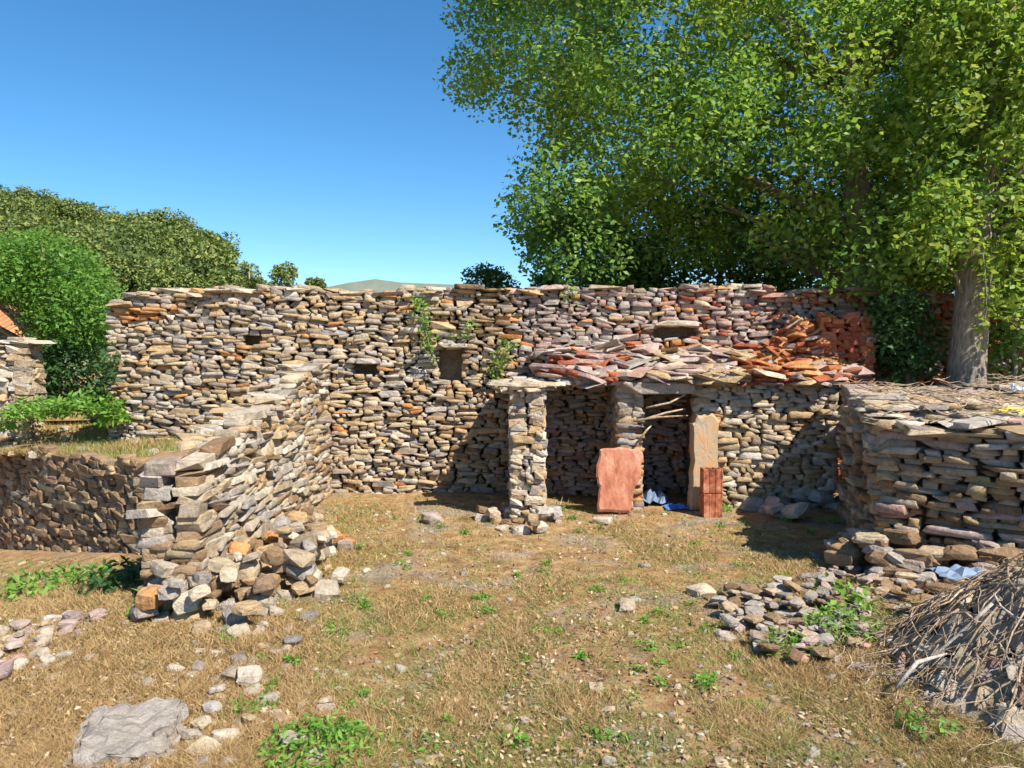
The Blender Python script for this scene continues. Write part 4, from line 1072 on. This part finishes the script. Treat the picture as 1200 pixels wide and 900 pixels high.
# grass blades over the courtyard
rg = np.random.default_rng(3)
N = 420000
v_ = rg.uniform(560, 960, N); u_ = rg.uniform(-80, 1280, N)
t_ = CAM_H / ((v_ - 405) / FPX); gxx = (u_ - 600) / FPX * t_; gyy = t_
g = greenness(gxx, gyy)
bare = wob(gxx, gyy, 2.2, 31)
keep = (gyy < 10.7) & ((g > .25) | (rg.random(N) < np.clip(.30 + .5 * bare + .4 * wob(gxx, gyy, 9, 33), .03, .7))) & (gxx < 3.3) & ~((gxx > -3.1) & (gxx < SX) & (gyy > SY0))
keep &= ~((gxx < -3.0) & (gyy > 7.3 + (-gxx - 2.95) * .69))
keep &= ~((gxx > BX0) & (gxx < BX1) & (gyy > BY0)) & ~((gxx > HX0) & (gyy > HY))
gxx, gyy, g = gxx[keep], gyy[keep], g[keep]; n_ = len(gxx)
z0 = gz(gxx, gyy)
isg = rg.random(n_) < np.clip(g * 1.3 - .10, .04, .92)
h = rg.uniform(.012, .045, n_) * (1 + .5 * isg) * (1 + .9 * np.clip(wob(gxx, gyy, 12, 35), 0, 1)); wd = np.clip(gyy * .00065, .0022, .006) * rg.uniform(.7, 1.3, n_)
a = rg.uniform(0, 6.28, n_); le = rg.normal(size=(n_, 2)) * h[:, None] * .9
b0 = np.stack([gxx - np.cos(a) * wd, gyy - np.sin(a) * wd, z0 - .004], 1); b1 = np.stack([gxx + np.cos(a) * wd, gyy + np.sin(a) * wd, z0 - .004], 1)
tpv = np.stack([gxx + le[:, 0], gyy + le[:, 1], z0 + h * .8], 1)
V = np.stack([b0, b1, tpv], 1).reshape(-1, 3)
rnd = np.where(isg, rg.uniform(.62, .99, n_), rg.uniform(0, .56, n_))
m_ = link('grass', mesh_np('grass', V, np.arange(3 * n_), np.full(n_, 3), rnd=rnd), mats=[M_GRASS])
M_GRASS.node_tree.nodes  # blades take their tint from the attribute only
for nd in M_GRASS.node_tree.nodes:
    if nd.type == 'OBJECT_INFO':
        for lk in list(nd.outputs['Random'].links): M_GRASS.node_tree.links.remove(lk)
tag(m_, 'short dry grass with green patches over the courtyard', 'grass', kind='stuff')
rg = np.random.default_rng(18); N = 30000                        # dead leaves and chaff
v_ = rg.uniform(575, 950, N); u_ = rg.uniform(-60, 1260, N); t_ = CAM_H / ((v_ - 405) / FPX); lx, ly = (u_ - 600) / FPX * t_, t_
ok = (rg.random(N) < np.clip(.35 + .8 * wob(lx, ly, 4, 61), .03, 1)) & (lx < 3.2) & (ly < 10.6) & ~((lx < -2.5) & (ly > 6.1)); lx, ly = lx[ok], ly[ok]
PL = np.stack([lx, ly, gz(lx, ly) + rg.uniform(.004, .03, len(lx))], 1)
M_LITTER = leaf_mat('dead_leaf', [(0, (0.09, 0.055, 0.03)), (0.35, (0.20, 0.11, 0.05)), (0.65, (0.36, 0.23, 0.12)), (0.9, (0.50, 0.38, 0.24)), (1, (0.60, 0.52, 0.40))], .1, (.4, .25, .1), .9)
tag(foliage_obj('leaf_litter', PL, .034, [M_LITTER], rg, updir=1.2, aspect=.5), 'dead brown leaves and chaff scattered over the dry courtyard', 'leaf litter', kind='stuff')
rg = np.random.default_rng(8); N = 60000
u_, w_ = rg.random(N), rg.random(N) ** .8; tx, ty = terr(u_, w_); kp = (tx < -2.75) & (ty < 11.6) & (rg.random(N) < np.clip(.55 + .5 * wob(tx, ty, 3, 51), .1, 1)); tx, ty = tx[kp], ty[kp]; n_ = len(tx); z0 = tz(tx, ty)
isg = rg.random(n_) < np.clip(.35 + .5 * wob(tx, ty, 2, 52), .1, .9); h = rg.uniform(.03, .12, n_); a = rg.uniform(0, 6.28, n_); wd = rg.uniform(.004, .008, n_); le = rg.normal(size=(n_, 2)) * h[:, None] * .6
V = np.stack([np.stack([tx - np.cos(a) * wd, ty - np.sin(a) * wd, z0 - .004], 1), np.stack([tx + np.cos(a) * wd, ty + np.sin(a) * wd, z0 - .004], 1), np.stack([tx + le[:, 0], ty + le[:, 1], z0 + h], 1)], 1).reshape(-1, 3)
tag(link('terrace_grass', mesh_np('terrace_grass', V, np.arange(3 * n_), np.full(n_, 3), rnd=np.where(isg, rg.uniform(.62, .99, n_), rg.uniform(0, .56, n_))), mats=[M_GRASS]), 'rough dry and green grass on the terrace at the left', 'grass', kind='stuff')
tst = thing('stone_scatter', 'stones lying along the edge of the terrace above the retaining wall', 'rubble', (-4.5, 9, .8)); it = []
for k in range(110):
    u = R.random(); w = R.random() ** 2 * .9; x_, y_ = terr(np.array(u), np.array(w)); x_, y_ = float(x_), float(y_); s_ = R.uniform(.07, .24)
    if x_ > -2.9: continue
    it.append((Matrix.Translation((x_, y_, float(tz(x_, y_)) + s_ * .1)) @ Euler((R.uniform(-.2, .2), R.uniform(-.2, .2), R.uniform(0, 6.3))).to_matrix().to_4x4() @ Matrix.Diagonal((s_, s_ * .8, s_ * .4, 1)), pickk(R, 'ttbsg'), s_))
emit_stones(tst, it, rough=True)
# pebbles and grit
N = 5200
v_ = rg.uniform(575, 940, N); u_ = rg.uniform(-60, 1260, N); t_ = CAM_H / ((v_ - 405) / FPX); px_ = (u_ - 600) / FPX * t_; py_ = t_
ok = (wob(px_, py_, 1.6, 41) > -.25) & (px_ < 3.2) & (py_ < 10.6) & ~((px_ < -3.0) & (py_ > 7.2 + (-px_ - 2.95) * .69))
Vs, Fs, Ss, rn, mi, base = [], [], [], [], [], 0
kk = list(STONES)
for x, y in zip(px_[ok], py_[ok]):
    i = int(rg.integers(LIBN)); s = float(.010 + .035 * rg.random() ** 2.2) * (1 + .06 * y); 
    if rg.random() < .035: s *= 1.9
    A = np.array((Euler((rg.uniform(-.3, .3), rg.uniform(-.3, .3), rg.uniform(0, 6.28))).to_matrix() @ Matrix.Diagonal((s, s * .8, s * .45)).to_3x3()))
    v = LIBV[i] @ A.T + np.array([x, y, float(0)]); Vs.append(v); Fs.append(LIBF[i] + base); Ss.append(LIBS[i]); base += len(v)
    rn.append(np.full(len(LIBS[i]), rg.random())); mi.append(np.full(len(LIBS[i]), kk.index('sttgbb'[int(rg.integers(6))])))
V = np.concatenate(Vs); V[:, 2] += gz(V[:, 0], V[:, 1]) + .004
tag(link('pebbles', mesh_np('pebbles', V, np.concatenate(Fs), np.concatenate(Ss), rnd=np.concatenate(rn), mi=np.concatenate(mi)), mats=[STONES[k] for k in kk]), 'pebbles and stone chips scattered over the dry courtyard ground', 'pebbles', kind='stuff')

# ---------------------------------------------------------------- wooded hill, far ridge, house
HP = [(-500, 190), (-200, 205), (0, 228), (60, 236), (85, 246), (110, 254), (160, 264), (200, 266), (240, 272), (252, 290), (262, 305), (285, 316), (330, 325), (400, 350), (500, 400)]
def hill_z(px, Y, Yc=52):
    zt_ = at(px, prof(HP, px) + 12, Yc).z
    return zt_
nx_, ny_ = 70, 26
U, Vv = np.meshgrid(np.linspace(-900, 520, nx_), np.linspace(0, 1, ny_))
X = np.zeros_like(U); Yy = 24 + 56 * Vv; Z = np.zeros_like(U)
for i in range(ny_):
    for k in range(nx_):
        Y_ = Yy[i, k]; zt_ = hill_z(U[i, k], Y_); X[i, k] = (U[i, k] - 600) / FPX * 52 * (0.55 + .45 * Y_ / 52)
        t = (Y_ - 24) / 28; s = (math.sin(min(1, t) * math.pi / 2) if t < 1 else 1 - .5 * (t - 1))
        Z[i, k] = .5 + max(0, zt_ - .5) * s * .96 + .35 * math.sin(X[i, k] * .5) * s
V = np.stack([X, Yy, Z], -1).reshape(-1, 3); ii = (np.arange(ny_ - 1)[:, None] * nx_ + np.arange(nx_ - 1)[None]).ravel()
tag(link('hill', mesh_np('hill', V, np.stack([ii, ii + 1, ii + nx_ + 1, ii + nx_], 1).ravel(), np.full(len(ii), 4), smooth=True), mats=[M_SCRUB]), kind='structure')
Vh = V.reshape(ny_, nx_, 3); rg = np.random.default_rng(66); n_ = 90000
fu, fv = rg.uniform(0, nx_ - 1.001, n_), rg.uniform(0, (ny_ - 1.001) * .62, n_); iu, iv = fu.astype(int), fv.astype(int); fu = (fu - iu)[:, None]; fv = (fv - iv)[:, None]
Ph = (Vh[iv, iu] * (1 - fu) + Vh[iv, iu + 1] * fu) * (1 - fv) + (Vh[iv + 1, iu] * (1 - fu) + Vh[iv + 1, iu + 1] * fu) * fv
Ph[:, 2] += np.abs(wob(Ph[:, 0], Ph[:, 1], 1.1, 70)) * 1.1 * rg.random(n_) + .1
sc_ = foliage_obj('hill_scrub', Ph, .34, [M_PINE], rg, None, None, np.clip(.5 + .5 * wob(Ph[:, 0], Ph[:, 1], .8, 71) * .6 + rg.normal(size=n_) * .15, 0, .99), .6, .55)
tag(sc_, 'dense green scrub covering the hill between the pines', 'scrub', kind='stuff')
protos = []
def pine_proto(k):
    rg = np.random.default_rng(200 + k); P, O = [], []
    for _ in range(22):
        c = rg.normal(size=3) * np.array([.8, .8, .55]) + np.array([0, 0, 2.4]); rad = rg.uniform(.5, .85)
        n_ = 170; d = rg.normal(size=(n_, 3)); d /= np.linalg.norm(d, axis=1)[:, None]; P.append(c + d * (rad * rg.uniform(.4, 1.05, n_) ** .5)[:, None]); O.append(d)
    root = thing('pine_tree', 'p', 'tree', (0, 0, 0))
    foliage_obj('crown', np.concatenate(P), .26, [M_PINE], rg, root, None, None, .5, .5, np.concatenate(O))['kind'] = 'stuff'
    tube_obj([(0, 0, -.4), (.05, 0, 1.2), (0, .05, 2.5)], [.16, .12, .05], 'trunk', M_BARK, root, 6)
    return root
protos = [pine_proto(k) for k in range(4)]
rr = random.Random(31); cnt = 0
def place_pine(x, y, z, sc, label, group):
    global cnt
    if cnt < 4: r = protos[cnt]
    else:
        src = protos[rr.randrange(4)]; r = src.copy(); C.objects.link(r)
        for ch in src.children: c = ch.copy(); C.objects.link(c); c.parent = r
    r.location = (x, y, z); r.scale = (sc, sc, sc * rr.uniform(.85, 1.15)); r.rotation_euler = (0, 0, rr.uniform(0, 6.28)); r['label'] = label; r['group'] = group; cnt += 1
sky_px = [(-20, 'round topped pine on the hill crest at the left edge'), None]
xs_ = list(range(-60, 262, 15))
for px in xs_:
    Yc = 52 + rr.uniform(-2, 2); z = at(px, prof(HP, px), Yc).z; sc = rr.uniform(.62, .95)
    place_pine(at(px, 300, Yc).x, Yc, z - 3.0 * sc, sc, 'round topped pine standing on the crest of the wooded hill', 'pines along the hill crest')
rows = 0
for row in range(1, 7):
    Yr = 52 - row * 3.4
    for px in range(-80, 380, 32):
        pxx = px + rr.uniform(-12, 12); X_ = (pxx - 600) / FPX * Yr
        pc = 600 + X_ / 52 * FPX
        zt_ = at(pxx, prof(HP, pxx) + 12 + row * 8, Yr).z
        if zt_ < 1.5 or rr.random() < .12: continue
        sc = rr.uniform(.45, 1.05)
        place_pine(X_, Yr, zt_ - 2.8 * sc, sc, 'dark green pine on the slope of the wooded hill', 'pines on the hill slope')
# far ridge
V = []; F = []; Sz = []
rp = [(-400, 392), (200, 380), (340, 352), (385, 336), (410, 331), (440, 327), (470, 331), (520, 333), (600, 337), (800, 345), (1300, 350), (2000, 392)]
for i, (px, py) in enumerate(rp):
    c = at(px, py, 1500); V += [(c.x, 1400, -5), (c.x, 1500, c.z), (c.x, 1750, c.z * .9), (c.x, 2000, -5)]
for i in range(len(rp) - 1):
    for j in range(3): F += [i * 4 + j, i * 4 + j + 1, i * 4 + j + 5, i * 4 + j + 4]; Sz.append(4)
tag(link('far_ridge', mesh_np('far_ridge', np.array(V), F, Sz, smooth=True), mats=[M_RIDGE]), kind='structure')
# tiled house at the left edge
hs = thing('tiled_house', 'small stone house with orange tiled roof at the left edge, behind the broken wall', 'house', (-13, 19, .8))
a_ = at(-140, 400, 19).x; b_ = at(16, 400, 19).x; ze = at(0, 396, 19).z; zr_ = at(0, 362, 21).z
def quadbox(name, pts_lo, pts_hi, mt, parent):
    bm = bmesh.new(); lo = [bm.verts.new(p) for p in pts_lo]; hi = [bm.verts.new(p) for p in pts_hi]; n_ = len(lo)
    bm.faces.new(lo[::-1]); bm.faces.new(hi)
    for i in range(n_): bm.faces.new((lo[i], lo[(i + 1) % n_], hi[(i + 1) % n_], hi[i]))
    bmesh.ops.recalc_face_normals(bm, faces=bm.faces); me = bpy.data.meshes.new(name); bm.to_mesh(me); bm.free(); return link(name, me, parent, mats=[mt])
quadbox('wall', [(a_, 19, .5), (b_ - .1, 19, .5), (b_ - .1, 22.6, .5), (a_, 22.6, .5)], [(a_, 19, ze), (b_ - .1, 19, ze), (b_ - .1, 22.6, ze), (a_, 22.6, ze)], M_PLASTER, hs)
quadbox('roof', [(a_, 18.8, ze + .01), (b_ + .1, 18.8, ze + .01), (b_ + .1, 22.8, ze + .01), (a_, 22.8, ze + .01)], [(a_ + .1, 20.8, zr_), (b_, 20.8, zr_), (b_, 20.85, zr_), (a_ + .1, 20.85, zr_)], M_TILE, hs)
nt_ = 16
for k in range(nt_):
    x = a_ + (b_ + .1 - a_) * (k + .5) / nt_
    tube_obj([(x, 18.72, ze + .05), (x, 19.8, (ze + zr_) / 2 + .05), (x, 20.8, zr_ + .05)], [.075, .07, .065], 'roof_tile', M_TILE, hs, 8)
print('objects', len(bpy.data.objects))
